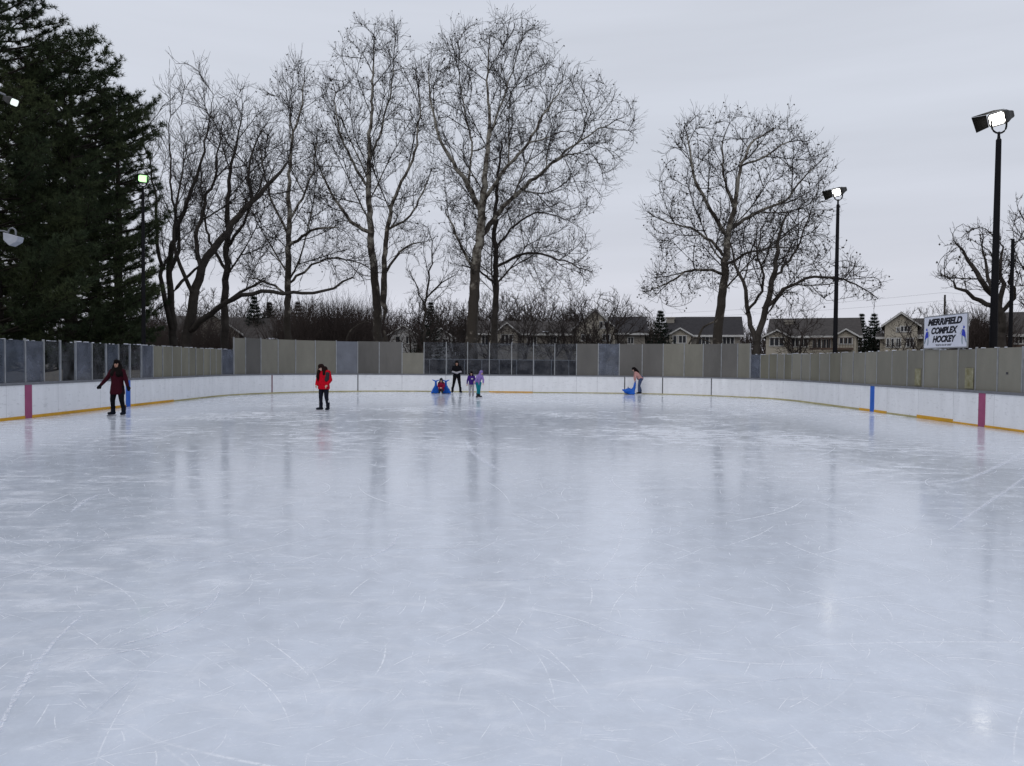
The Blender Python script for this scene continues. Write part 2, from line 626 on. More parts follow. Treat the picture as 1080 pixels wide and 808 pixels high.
# rink outline -------------------------------------------------------
XL, XR, YC, RC, YE, YN = -13.7, 13.3, 34.5, 8.5, 43.0, 6.0
L1 = YC - YN
LA = RC * math.pi / 2
L2 = (XR - RC) - (XL + RC)
STOT = 2 * L1 + 2 * LA + L2


def path(s):
    """point, inward normal at arc length s (left wall -> far end -> right wall)"""
    if s <= L1:
        return Vector((XL, YN + s, 0)), Vector((1, 0, 0))
    s -= L1
    if s <= LA:
        a = s / RC
        c = Vector((XL + RC, YC, 0))
        n = Vector((math.cos(a), -math.sin(a), 0))
        return c - n * RC, n
    s -= LA
    if s <= L2:
        return Vector((XL + RC + s, YE, 0)), Vector((0, -1, 0))
    s -= L2
    if s <= LA:
        a = s / RC
        c = Vector((XR - RC, YC, 0))
        n = Vector((-math.sin(a), -math.cos(a), 0))
        return c - n * RC, n
    s -= LA
    return Vector((XR, YC - s, 0)), Vector((-1, 0, 0))


def s_at(px):
    """arc length seen at photo column px (at board-top height)"""
    best = None
    lo, hi = 0.0, STOT

    def col(s):
        p, _ = path(s)
        q = Vector((p.x, p.y, 1.2)) - CAM
        q = CM.transposed() @ q
        return 540 + F * q.x / -q.z
    for _ in range(50):
        mid = (lo + hi) / 2
        if col(mid) < px:
            lo = mid
        else:
            hi = mid
    return lo


def strip(mb, s0, s1, z0, z1, o0, o1, step=0.6):
    """solid band following the rink outline between offsets o0 (outer) and o1 (inner)"""
    k = max(1, int(math.ceil((s1 - s0) / step)))
    st = len(mb.v)
    for i in range(k + 1):
        p, nn = path(s0 + (s1 - s0) * i / k)
        for o, z in ((o0, z0), (o1, z0), (o1, z1), (o0, z1)):
            q = p + nn * o
            mb.v.append(Vector((q.x, q.y, z)))
    for i in range(k):
        a = st + 4 * i
        for j in range(4):
            mb.f.append([a + j, a + (j + 1) % 4, a + 4 + (j + 1) % 4, a + 4 + j])
    mb.f.append([st, st + 1, st + 2, st + 3])
    e_ = st + 4 * k
    mb.f.append([e_ + 3, e_ + 2, e_ + 1, e_])
    return mb


# ground
mb = MB()
mb.poly([(-900, -300, -0.10), (900, -300, -0.10), (900, 1500, -0.10), (-900, 1500, -0.10)])
g = mb.build('ground', M['ground'])
tag(g, 'brown winter ground with worn grass around the rink', 'ground', kind='structure')
mb = MB()
mb.poly([(-17.5, -30, -0.06), (17, -30, -0.06), (17, 46.5, -0.06), (-17.5, 46.5, -0.06)])
tag(mb.build('pavement', M['concrete']), 'grey concrete apron around the rink', 'pavement', kind='structure')
pts = []
for i in range(121):
    p, nn = path(STOT * i / 120)
    pts.append((p.x - nn.x * 0.02, p.y - nn.y * 0.02, 0))
pts += [(XR, -20, 0), (XL, -20, 0)]
mb = MB()
mb.poly(pts)
ice = mb.build('ice', ice_mat())
tag(ice, 'scratched blue grey skating ice of the outdoor rink', 'ice', kind='structure')
if ice.data.polygons[0].normal.z < 0:
    ice.data.flip_normals()


# snow patches on the ground beyond
def snow_patch(cx, cy, rx, ry, label):
    mb = MB()
    k = 40
    ph = [random.random() * 6.28 for _ in range(4)]
    ring = []
    for j, (f_, z) in enumerate(((1.0, -0.09), (0.9, -0.04), (0.6, 0.03), (0.25, 0.06))):
        for i in range(k):
            t = 2 * math.pi * i / k
            r_ = f_ * (1 + 0.18 * math.sin(2 * t + ph[0]) + 0.13 * math.sin(5 * t + ph[1]) + 0.07 * math.sin(9 * t + ph[2]))
            mb.v.append(Vector((cx + rx * r_ * math.cos(t), cy + ry * r_ * math.sin(t), z)))
    for j in range(3):
        for i in range(k):
            a = j * k + i
            b_ = j * k + (i + 1) % k
            mb.f.append([a, b_, b_ + k, a + k])
    mb.f.append([3 * k + i for i in range(k)])
    o = mb.build('snow_ground', M['snow'], smooth=True)
    tag(o, label, 'snow', kind='structure')


for i, (a, b_, c, d) in enumerate([(-24, 38, 5, 5), (-30, 27, 7, 3.5), (-24, 23, 3.5, 1.2), (-27, 33, 5, 1.5), (-38, 44, 8, 2), (-3, 62, 7, 4), (7.5, 57, 4.5, 3.5), (-20, 60, 8, 4), (24, 60, 8, 5), (-45, 50, 12, 5),
                                   (-8, 78, 12, 4), (12, 80, 10, 4), (-38, 36, 6, 2.5), (20, 42, 3, 4)]):
    snow_patch(a, b_, c, d, 'patch of old snow on the brown ground beyond the rink')

# ------------------------------------------------------------------ dasher boards
boards = empty('rink_boards', (0, YE, 0), label='low white rink boards with yellow kick strip and grey cap rail around the ice', cat='rink boards')


def put(mb, name, m, parent, **k):
    o = mb.build(name, m, parent, **k)
    o.location = -parent.location if parent.parent is None else Vector((0, 0, 0))
    return o


joints = []
sL = s_at(287)
s_ = sL
while s_ > 0:
    joints.append(s_)
    s_ -= 2.35
joints.append(0)
joints += [s_at(x) for x in (331, 377.5, 424, 470, 516, 562, 608, 630, 659, 699, 750.5)]
for x in (792, 826, 862, 884.5, 908, 936, 969, 1006, 1049):
    joints.append(s_at(x))
s_ = s_at(1049) + 2.0
while s_ < STOT:
    joints.append(s_)
    s_ += 2.0
joints.append(STOT)
joints = sorted(joints)
dark = [s_at(x) for x in (287, 377.5, 659, 699, 750.5)]
for a, b_ in zip(joints[:-1], joints[1:]):
    if b_ - a < 0.1:
        continue
    mb = MB()
    strip(mb, a + 0.004, b_ - 0.004, 0.004, 0.95, -0.10, 0.0)
    put(mb, 'board_panel', M['board'], boards)
for s_ in joints[1:-1]:
    jm = MB()
    wide = any(abs(s_ - d) < 0.01 for d in dark)
    strip(jm, s_ - (0.028 if wide else 0.006), s_ + (0.028 if wide else 0.006), 0.01, 0.945, -0.05, 0.004 if wide else -0.002)
    put(jm, 'joint_strip', M['joint'], boards)
mb = MB()
strip(mb, 0, STOT, 0.953, 1.02, -0.14, 0.025)
put(mb, 'cap_rail', M['cap'], boards)
# kick strips: bright on some stretches, faded on others
kicks = [(None, 183, 1, 0.085), (183, 290, 0, 0.06), (290, 516, 0, 0.06), (516, 562, 1, 0.07), (562, 790, 0, 0.05), (790, 863, 0, 0.07),
         (863, 907, 0, 0.075), (907, 936, 1, 0.09), (936, 968, 0, 0.06), (968, 1006, 1, 0.11), (1006, 1036, 1, 0.05), (1036, None, 1, 0.06)]
for a, b_, hot, h in kicks:
    s0 = 0 if a is None else s_at(a)
    s1 = STOT if b_ is None else s_at(b_)
    mb = MB()
    strip(mb, s0, s1 - 0.003, 0.002, h, -0.02, 0.012)
    put(mb, 'kick_strip', M['kick'] if hot else M['kick_faded'], boards)
for x0, x1, mm, nm in ((26.5, 32.5, 'red_line', 'red_line'), (132.7, 137, 'blue_line', 'blue_line'), (918.7, 922.4, 'blue_line', 'blue_line'), (1033.4, 1039.4, 'red_line', 'red_line')):
    mb = MB()
    c = (s_at(x0) + s_at(x1)) / 2
    strip(mb, c - 0.15, c + 0.15, 0.006, 0.951, -0.03, 0.016)
    put(mb, nm, M[mm], boards)
# the reddish goal line mark at the far left joint
mb = MB()
c = s_at(286.8)
strip(mb, c - 0.03, c + 0.03, 0.006, 0.951, -0.03, 0.008)
put(mb, 'red_line', mat('dull_red', (0.16, 0.03, 0.05), 0.6), boards)

# ------------------------------------------------------------------ screens on top of the boards
def fence(name, label, cols, top, fills, post_top_extra=0.02, snow=True):
    """cols: photo columns of the posts, fills: material key per bay, top: height per bay"""
    ss = [c if isinstance(c, float) and c < 0 else s_at(c) for c in cols]
    return ss


def build_fence(label, ss, fills, tops, snow=True, name='screen_fence'):
    base, _ = path((ss[0] + ss[-1]) / 2)
    root = empty(name, (base.x, base.y, 1.02), label=label, cat='fence')
    sm = MB()
    for i in range(len(ss) - 1):
        a, b_, f_, t = ss[i], ss[i + 1], fills[i], tops[i]
        if f_ is None:
            continue
        mb = MB()
        o = random.uniform(-0.01, 0.01)
        tt = t + random.uniform(-0.02, 0.02)
        strip(mb, a + 0.028, b_ - 0.028, 1.022, tt, -0.070 + o, -0.058 + o, step=0.5)
        put(mb, 'screen_panel', M[f_], root)
        if snow:
            for _ in range(random.randint(1, 4)):
                u = random.uniform(a + 0.05, b_ - 0.05)
                p, nn = path(u)
                q = p - nn * 0.064
                s1 = random.uniform(0.008, 0.022)
                sm.box((q.x, q.y, tt + s1 * 0.6), (random.uniform(0.03, 0.16), random.uniform(0.03, 0.08), s1 * 1.3), Matrix.Rotation(random.random() * 3, 3, 'Z'))
    for i, s_ in enumerate(ss):
        t = max([tops[j] for j in (i - 1, i) if 0 <= j < len(tops)])
        mb = MB()
        strip(mb, s_ - 0.022, s_ + 0.022, 1.022, t + random.uniform(0.0, 0.05), -0.098, -0.045)
        put(mb, 'post', M['alu'], root)
    if snow and sm.v:
        o = put(sm, 'snow_cap', M['snow'], root)
        md = o.modifiers.new('b', 'BEVEL')
        md.width = 0.01
    return root


left_cols = [7.5, 29, 48.5, 66, 82, 99, 114, 127, 139, 151, 163, 173.2, 183, 192.5, 200.5, 208, 216, 223, 229, 235, 247.5]
ss = [s_at(x) for x in left_cols]
pre = []
s_ = ss[0]
while s_ - 0.87 > 0:
    s_ -= 0.87
    pre.append(s_)
ss = pre[::-1] + ss
fl = []
for x in left_cols[:-1]:
    if x < 160:
        fl.append('hazy')
    elif x < 234:
        fl.append('olive')
    else:
        fl.append('hazyblue')
for i in (1, 4, 6, 9):
    fl[i] = 'hazyblue' if i != 6 else 'hazy'
fl[2] = fl[3] = fl[5] = 'clear'
fl[7] = fl[8] = 'clear'
fl = ['hazy'] * len(pre) + fl
build_fence('low fence of scuffed clear and olive panels along the left boards', ss, fl, [2.22] * len(fl))

end_cols = [247.9, 260, 276, 294, 312.5, 333, 355, 377.5, 400, 424, 447, 470.5, 493, 516, 539.5, 562.5, 585, 608, 631, 653, 677, 699, 721, 741, 760, 777, 790]
fe, te = [], []
for i, x in enumerate(end_cols[:-1]):
    t = 2.80
    if x < 355:
        k = 'beige'
    elif x < 377:
        k = 'bluep'
    elif x < 424:
        k = 'greyp'
    elif x < 447:
        k = 'beige'
        t = 2.22
    elif x < 608:
        k = 'clear'
    elif x < 631:
        k = 'greyp'
    elif x < 653:
        k = 'hazyblue'
    elif x < 699:
        k = 'greyp'
    elif x < 741:
        k = 'beige'
    elif x < 777:
        k = 'greyp'
    else:
        k = 'beige'
    fe.append(k)
    te.append(t)
fe[1] = 'greyp'
ss_end = [s_at(x) for x in end_cols]
build_fence('tall fence of beige and clear panels standing on the far end boards', ss_end, fe, te, snow=False)

right_cols = [790.6, 801, 810, 818.5, 826, 834, 843.5, 853, 863, 873.5, 885.5, 898, 910.7, 923, 939, 955, 972, 988.5, 1008, 1026.7, 1049.5, 1075.5]
ssr = [s_at(x) for x in right_cols]
fr = ['hazyblue'] + ['beige'] * (len(right_cols) - 2)
s_ = ssr[-1]
gate_s = s_
s_ += 1.1
ssr.append(s_)
fr.append(None)
while s_ + 1.0 < STOT:
    s_ += 1.0
    ssr.append(s_)
    fr.append('beige')
for i in (1, 2, 4, 7, 9):
    fr[i] = 'olive'
right_f = build_fence('low weathered beige panel fence along the right boards', ssr, fr, [2.22] * len(fr))
# stained patches on two of the panels and a bolt hole
for c, w_, z0, z1 in ((966.5, 0.36, 1.06, 1.62), (1020.5, 0.40, 1.06, 1.66)):
    mb = MB()
    s0 = s_at(c)
    strip(mb, s0 - w_ / 2, s0 + w_ / 2, z0, z1, -0.045, -0.036)
    put(mb, 'stained_patch', M['stain'], right_f)
mb = MB()
s0 = s_at(1060)
strip(mb, s0 - 0.03, s0 + 0.03, 1.5, 1.56, -0.047, -0.037)
put(mb, 'bolt_hole', M['joint'], right_f)
# gate in the gap
gp, gn = path(gate_s + 0.55)
gate = empty('gate', (gp.x, gp.y, 1.02), label='dark screened gate with pale frame closing the gap in the right fence', cat='gate')
mb = MB()
strip(mb, gate_s + 0.07, gate_s + 1.03, 1.06, 1.86, -0.09, -0.08)
put(mb, 'screen', M['mesh'], gate)
mb = MB()
for a, b_, z0, z1 in ((gate_s + 0.03, gate_s + 0.07, 1.024, 1.92), (gate_s + 1.03, gate_s + 1.07, 1.024, 1.92), (gate_s + 0.07, gate_s + 1.03, 1.87, 1.92), (gate_s + 0.07, gate_s + 1.03, 1.024, 1.055)):
    strip(mb, a, b_, z0, z1, -0.10, -0.06)
put(mb, 'frame', M['alu'], gate)

# dark screened barrier right behind the clear panes
bar = empty('screen_barrier', (0, 44.6, 0), label='dark grey screened barrier with steel uprights behind the clear end panes', cat='barrier')
x0, x1 = W(445, 380, 44.6).x, W(610, 380, 44.6).x
mb = MB()
mb.box(((x0 + x1) / 2, 44.6, 0.97), (x1 - x0, 0.02, 1.74))
put(mb, 'screen', M['mesh'], bar)
mb = MB()
mb.box(((x0 + x1) / 2, 44.6, 1.865), (x1 - x0, 0.05, 0.04))
put(mb, 'top_rail', M['alu'], bar)
k = 9
for i in range(k):
    xx = x0 + (x1 - x0) * (i + 0.45) / k
    mb = MB()
    mb.box((xx, 44.56, 0.92), (0.045, 0.045, 1.85))
    put(mb, 'upright', M['alu'], bar)

# ------------------------------------------------------------------ the sign
s0, s1 = s_at(973.2), s_at(1018.0)
pa, _ = path(s0)
pb, _ = path(s1)
yc = (pa.y + pb.y) / 2
wS = pa.y - pb.y
hS = 0.97
sign = empty('sign', (XR + 0.03, yc, 2.27), label='white sign board reading MERRIFIELD COMPLEX HOCKEY on top of the right fence', cat='sign')
mb = MB()
mb.box((0, 0, hS / 2 + 0.02), (0.03, wS, hS))
mb.build('board', M['sign'], sign)
mb = MB()
mb.box((0, 0, 0.0), (0.04, wS + 0.04, 0.03)).box((0, 0, hS + 0.037), (0.04, wS + 0.04, 0.03))
mb.box((0, wS / 2 + 0.012, hS / 2 + 0.018), (0.04, 0.02, hS - 0.002)).box((0, -wS / 2 - 0.012, hS / 2 + 0.018), (0.04, 0.02, hS - 0.002))
mb.build('frame', M['alu'], sign)
for yy in (-0.8, 0.8):
    mb = MB()
    mb.box((0.085, yy, -0.02), (0.035, 0.05, 1.2))
    mb.build('post', M['alu'], sign)


def text(txt, size, wid, yy, zz, m, name, shear=0.25, off=0.02):
    cu = bpy.data.curves.new('t', 'FONT')
    cu.body = txt
    cu.size = 1
    cu.shear = shear
    cu.offset = off
    cu.extrude = 0.004
    cu.align_x = 'CENTER'
    o = bpy.data.objects.new('t', cu)
    COL.objects.link(o)
    dg = bpy.context.evaluated_depsgraph_get()
    me = bpy.data.meshes.new_from_object(o.evaluated_get(dg))
    bpy.data.objects.remove(o)
    co = np.array([v.co[:] for v in me.vertices])
    w0, h0 = np.ptp(co[:, 0]), np.ptp(co[:, 1])
    co[:, 0] = (co[:, 0] - co[:, 0].mean() * 0 - (co[:, 0].max() + co[:, 0].min()) / 2) * wid / w0
    co[:, 1] = (co[:, 1] - co[:, 1].min()) * size / h0
    # sign face looks toward -X; text x runs toward -Y
    for v, c in zip(me.vertices, co):
        v.co = (-0.0175 - c[2] * 0.4, -c[0] + yy, c[1] + zz)
    me.name = name
    return link_mesh(name, me, m, sign)


text('MERRIFIELD', 0.215, 1.86, 0.02, 0.715, M['ink'], 'lettering', 0.3, 0.055)
text('COMPLEX', 0.215, 1.44, 0.02, 0.44, M['ink'], 'lettering', 0.3, 0.055)
text('HOCKEY', 0.215, 1.28, 0.02, 0.175, M['ink'], 'lettering', 0.3, 0.055)
text('"POETS ON BY ONE"', 0.055, 0.85, 0.05, 0.065, M['ink'], 'lettering', 0.1, 0.01)


def skater_mark(yc_, mirror):
    def P(u, v):
        return (-0.0195, yc_ - mirror * u, v)
    mb = MB()
    e_ = (-0.003, 0, 0)
    mb.prism([P(-0.09, 0.36), P(0.02, 0.33), P(0.12, 0.27), P(0.10, 0.42), P(0.05, 0.52), P(-0.04, 0.54)], e_)
    mb.prism([P(-0.02, 0.56), P(0.05, 0.56), P(0.06, 0.62), P(0.0, 0.64)], e_)
    mb.build('emblem', M['inkblue'], sign)
    mb = MB()
    mb.prism([P(-0.08, 0.345), P(-0.03, 0.335), P(-0.04, 0.20), P(-0.02, 0.10), P(-0.06, 0.10), P(-0.09, 0.2)], e_)
    mb.prism([P(0.06, 0.305), P(0.12, 0.265), P(0.17, 0.15), P(0.14, 0.14), P(0.08, 0.22)], e_)
    mb.prism([P(-0.05, 0.54), P(-0.08, 0.52), P(-0.15, 0.40), P(-0.13, 0.39)], e_)
    mb.build('emblem', M['inkgrey'], sign)


skater_mark(-0.98, 1)
skater_mark(0.98, -1)

# ------------------------------------------------------------------ light poles
def frame_from(axis, up=Vector((0, 0, 1))):
    z = axis.normalized()
    x = up.cross(z)
    if x.length < 1e-3:
        x = Vector((1, 0, 0))
    x.normalize()
    y = z.cross(x)
    return Matrix((x, y, z)).transposed()


def lamp_head(root, pos, aim, scale, lens, housing='lamp_grey', hood=True, yoke=True, pole_top=None, side='top'):
    """floodlight: tapered housing behind a bright lens, deflector hood ahead of it"""
    Rm = frame_from(aim)
    lamp = []

    def T(x, y, z):
        return pos + Rm @ (Vector((x, y, z)) * scale)

    def ring(w, h, z, dy=0, b=0.28):
        pts = []
        for sx_, sy_ in ((1, 1), (-1, 1), (-1, -1), (1, -1)):
            c1 = (sx_ * w, sy_ * h * (1 - b)) if sx_ * sy_ > 0 else (sx_ * w * (1 - b), sy_ * h)
            c2 = (sx_ * w * (1 - b), sy_ * h) if sx_ * sy_ > 0 else (sx_ * w, sy_ * h * (1 - b))
            pts += [T(c1[0], c1[1] + dy, z), T(c2[0], c2[1] + dy, z)]
        return pts
    mb = MB()
    rings = [ring(0.36, 0.27, 0.02), ring(0.36, 0.27, -0.10), ring(0.33, 0.25, -0.28), ring(0.20, 0.17, -0.60), ring(0.17, 0.14, -0.78), ring(0.08, 0.08, -0.84)]
    for r_ in rings:
        mb.v += r_
    for i in range(len(rings) - 1):
        for j in range(8):
            a = 8 * i + j
            b_ = 8 * i + (j + 1) % 8
            mb.f.append([a, b_, b_ + 8, a + 8])
    mb.f.append([8 * (len(rings) - 1) + j for j in range(8)])
    hs = mb.build('housing', M[housing], root)
    mb = MB()
    mb.poly(ring(0.29, 0.215, 0.0))
    mb.prism(ring(0.29, 0.215, -0.0), Rm @ Vector((0, 0, 0.03)) * scale)
    mb.f.pop(0)
    mb.v = mb.v[8:]
    mb.f = [[i - 8 for i in f] for f in mb.f]
    mb.build('lens', lens, root)
    mb = MB()
    # hood: top sheet and two wings, flared
    t_ = 0.012
    P0 = [T(-0.37, 0.28, 0.02), T(0.37, 0.28, 0.02), T(0.44, 0.36, 0.78), T(-0.44, 0.36, 0.78)]
    mb.prism(P0, Rm @ Vector((0, t_, 0)) * scale)
    for s_ in (-1,):
        Pw = [T(s_ * 0.375, 0.27, 0.02), T(s_ * 0.445, 0.35, 0.78), T(s_ * 0.43, -0.28, 0.70), T(s_ * 0.375, -0.22, 0.02)]
        mb.prism(Pw, Rm @ Vector((s_ * t_, 0, 0)) * scale)
    if hood:
        mb.build('hood', M['hood'], root)
    if yoke:
        mb = MB()
        bx_ = Vector((1, 0, 0)) if side == 'flat' else (Rm @ Vector((1, 0, 0)))
        c0 = pos + Rm @ Vector((0, 0, -0.10)) * scale
        bx_ = Vector((1, 0, 0))
        A = c0 + bx_ * 0.30 * scale + Vector((0, -0.02, 0.08))
        B = c0 - bx_ * 0.30 * scale + Vector((0, -0.02, -0.08))
        low = pole_top
        pts = [A]
        for k in range(0, 9):
            t = k / 8 * math.pi
            cx = math.cos(t)
            pts.append((low + Vector((0, 0, 0.02 + (1 - math.sin(t)) * 0.22))) + bx_ * 0.29 * scale * cx)
        pts.append(B)
        mb.tube(pts, 0.028, 8)
        mb.tube([low - Vector((0, 0, 0.12)), low + Vector((0, 0, 0.06))], 0.04, 8)
        mb.build('yoke', M['black'], root, smooth=True)


def light_pole(base, top, r0, r1, label, lens, aim, scale=1.0, green=False):
    root = empty('light_pole', base, label=label, cat='light pole', group=None)
    h = top - Vector(base)
    mb = MB()
    mb.tube([(0, 0, 0), h * 0.5, h * 0.985, h * 0.99, h], [r0, (r0 + r1) / 2, r1, r1 * 0.6, r1 * 0.5], 14)
    mb.build('pole', M['black'], root, smooth=False)
    mb = MB()
    mb.tube([(0, 0, 0), (0, 0, 0.05)], 0.3, 14)
    mb.tube([(0, 0, 0.05), (0, 0, 0.12)], r0 * 1.35, 14)
    mb.build('base_plate', M['black'], root)
    lamp_head(root, h + Vector((0, 0, 0.68 * scale)) - aim.normalized() * -0.10, aim, scale, lens, pole_top=h + Vector((0, 0, 0.05)))
    return root


d = 23.6
bx = W(1047, 380, d)
p_top = W(1053, 143, d)
light_pole(Vector((bx.x, d, -0.06)), Vector((bx.x + 0.01, d, p_top.z)), 0.13, 0.078, 'tall black light pole with lit floodlight standing beside the hockey sign',
           M['lens'], Vector((-0.88, -0.36, -0.34)), 0.78)
d = 34.7
bx = W(880.5, 380, d)
p_top = W(884, 213, d)
light_pole(Vector((bx.x, d, -0.06)), Vector((bx.x, d, p_top.z)), 0.115, 0.07, 'black light pole with lit floodlight behind the right far corner of the rink',
           M['lens'], Vector((-0.86, -0.38, -0.36)), 0.68)
d = 31.4
bx = W(151.5, 380, d)
p_top = W(151.5, 199, d)
light_pole(Vector((bx.x, d, -0.06)), Vector((bx.x, d, p_top.z)), 0.09, 0.06, 'black light pole with greenish floodlight in front of the dark pines',
           M['lens_green'], Vector((0.55, -0.78, -0.30)), 0.62)

# left edge pole (just outside the frame) carrying two fixtures that reach into it
base = W(-26, 380, 20.6)
base = Vector((base.x, base.y, -0.06))
lp = empty('light_pole', base, label='pole at the left edge with a floodlight and a small grey lamp on arms', cat='light pole')
mb = MB()
mb.tube([(0, 0, 0), (0, 0, 9.3)], [0.14, 0.09], 14)
mb.build('pole', M['black'], lp)
for px, py, aim, scl, ls, ms in ((15.0, 108, Vector((0.90, -0.16, -0.40)), 0.40, M['lens_dim'], 'lamp_grey'),):
    q = W(px, py, 20.6) - base
    mb = MB()
    mb.tube([(0, 0, q.z + 0.35), (q.x * 0.4, q.y * 0.4, q.z + 0.38), q + Vector((-0.3, 0.1, 0.22))], 0.03, 8)
    mb.build('arm', M['lamp_pale'], lp)
    lamp_head(lp, q, aim, scl, ls, housing=ms, hood=False, yoke=False)
q = W(12, 250, 20.6) - base
mb = MB()
mb.tube([(0, 0, q.z + 0.2), (q.x * 0.8, q.y * 0.8, q.z + 0.16), q + Vector((-0.08, 0, 0.12))], 0.022, 8)
mb.build('arm', M['lamp_pale'], lp)
mb = MB()
rt = Matrix.Rotation(R(28), 3, 'Y')
mb.prism([q + rt @ Vector(v) for v in ((-0.2, -0.1, 0.02), (-0.10, -0.1, -0.16), (0.12, -0.1, -0.22), (0.25, -0.1, -0.02), (0.22, -0.1, 0.12))], (0, 0.26, 0))
hd = mb.build('lamp_shade', mat('pale_lamp', (0.35, 0.37, 0.42), 0.5), lp, bevel=0.02)
mb = MB()
pts = [q + Vector((-0.12, 0, 0.05))] + [q + Vector((0.02 - 0.1 * math.cos(t), 0, 0.14 + 0.1 * math.sin(t))) for t in [k * math.pi / 6 for k in range(7)]] + [q + Vector((0.12, 0, 0.05))]
mb.tube(pts, 0.022, 8)
mb.build('bracket', M['lamp_pale'], lp)

# thin street lamp at the right edge and a distant utility pole
b0 = W(1065, 380, 35)
sl = empty('street_lamp', (b0.x, b0.y, -0.1), label='slim dark street lamp pole at the right edge behind the fence', cat='street lamp')
t0 = W(1067.5, 252, 35)
h = t0.z + 0.1
mb = MB()
mb.tube([(0, 0, 0), (0, 0, h)], [0.10, 0.075], 10)
mb.build('pole', M['black'], sl)
mb = MB()
mb.tube([(0, 0, h - 0.2), (0.5, 0, h + 0.02), (1.0, 0, h + 0.05)], 0.03, 8)
mb.build('arm', M['lamp_grey'], sl)
mb = MB()
mb.prism([(0.95, -0.1, h), (1.5, -0.1, h - 0.02), (1.5, -0.1, h + 0.06), (1.3, -0.1, h + 0.13), (1.0, -0.1, h + 0.12)], (0, 0.2, 0))
mb.build('lamp_head', M['lamp_grey'], sl, bevel=0.02)
b0 = W(995, 380, 95)
up = empty('utility_pole', (b0.x, b0.y, -0.1), label='distant wooden utility pole rising behind the hockey sign', cat='utility pole')
t0 = W(995, 311, 95)
h = t0.z + 0.1
mb = MB()
mb.tube([(0, 0, 0), (0, 0, h)], [0.16, 0.11], 8)
mb.build('pole', M['bark'], up)
for dx in (-0.1, 0.1):
    e0 = Vector((b0.x + dx, b0.y, h - 0.3 - dx * 5))
    for tgt in (Vector((e0.x - 75, e0.y + 25, h - 1.2)), Vector((e0.x + 45, e0.y - 12, h + 1.0))):
        mb = MB()
        pts = [e0.lerp(tgt, t / 14) - Vector((0, 0, 1.6 * 4 * (t / 14) * (1 - t / 14))) for t in range(15)]
        mb.tube(pts, 0.009, 4)
        tag(mb.build('power_line', M['black']), 'thin power line crossing the sky from the distant utility pole', 'power line', 'power lines on the utility pole')

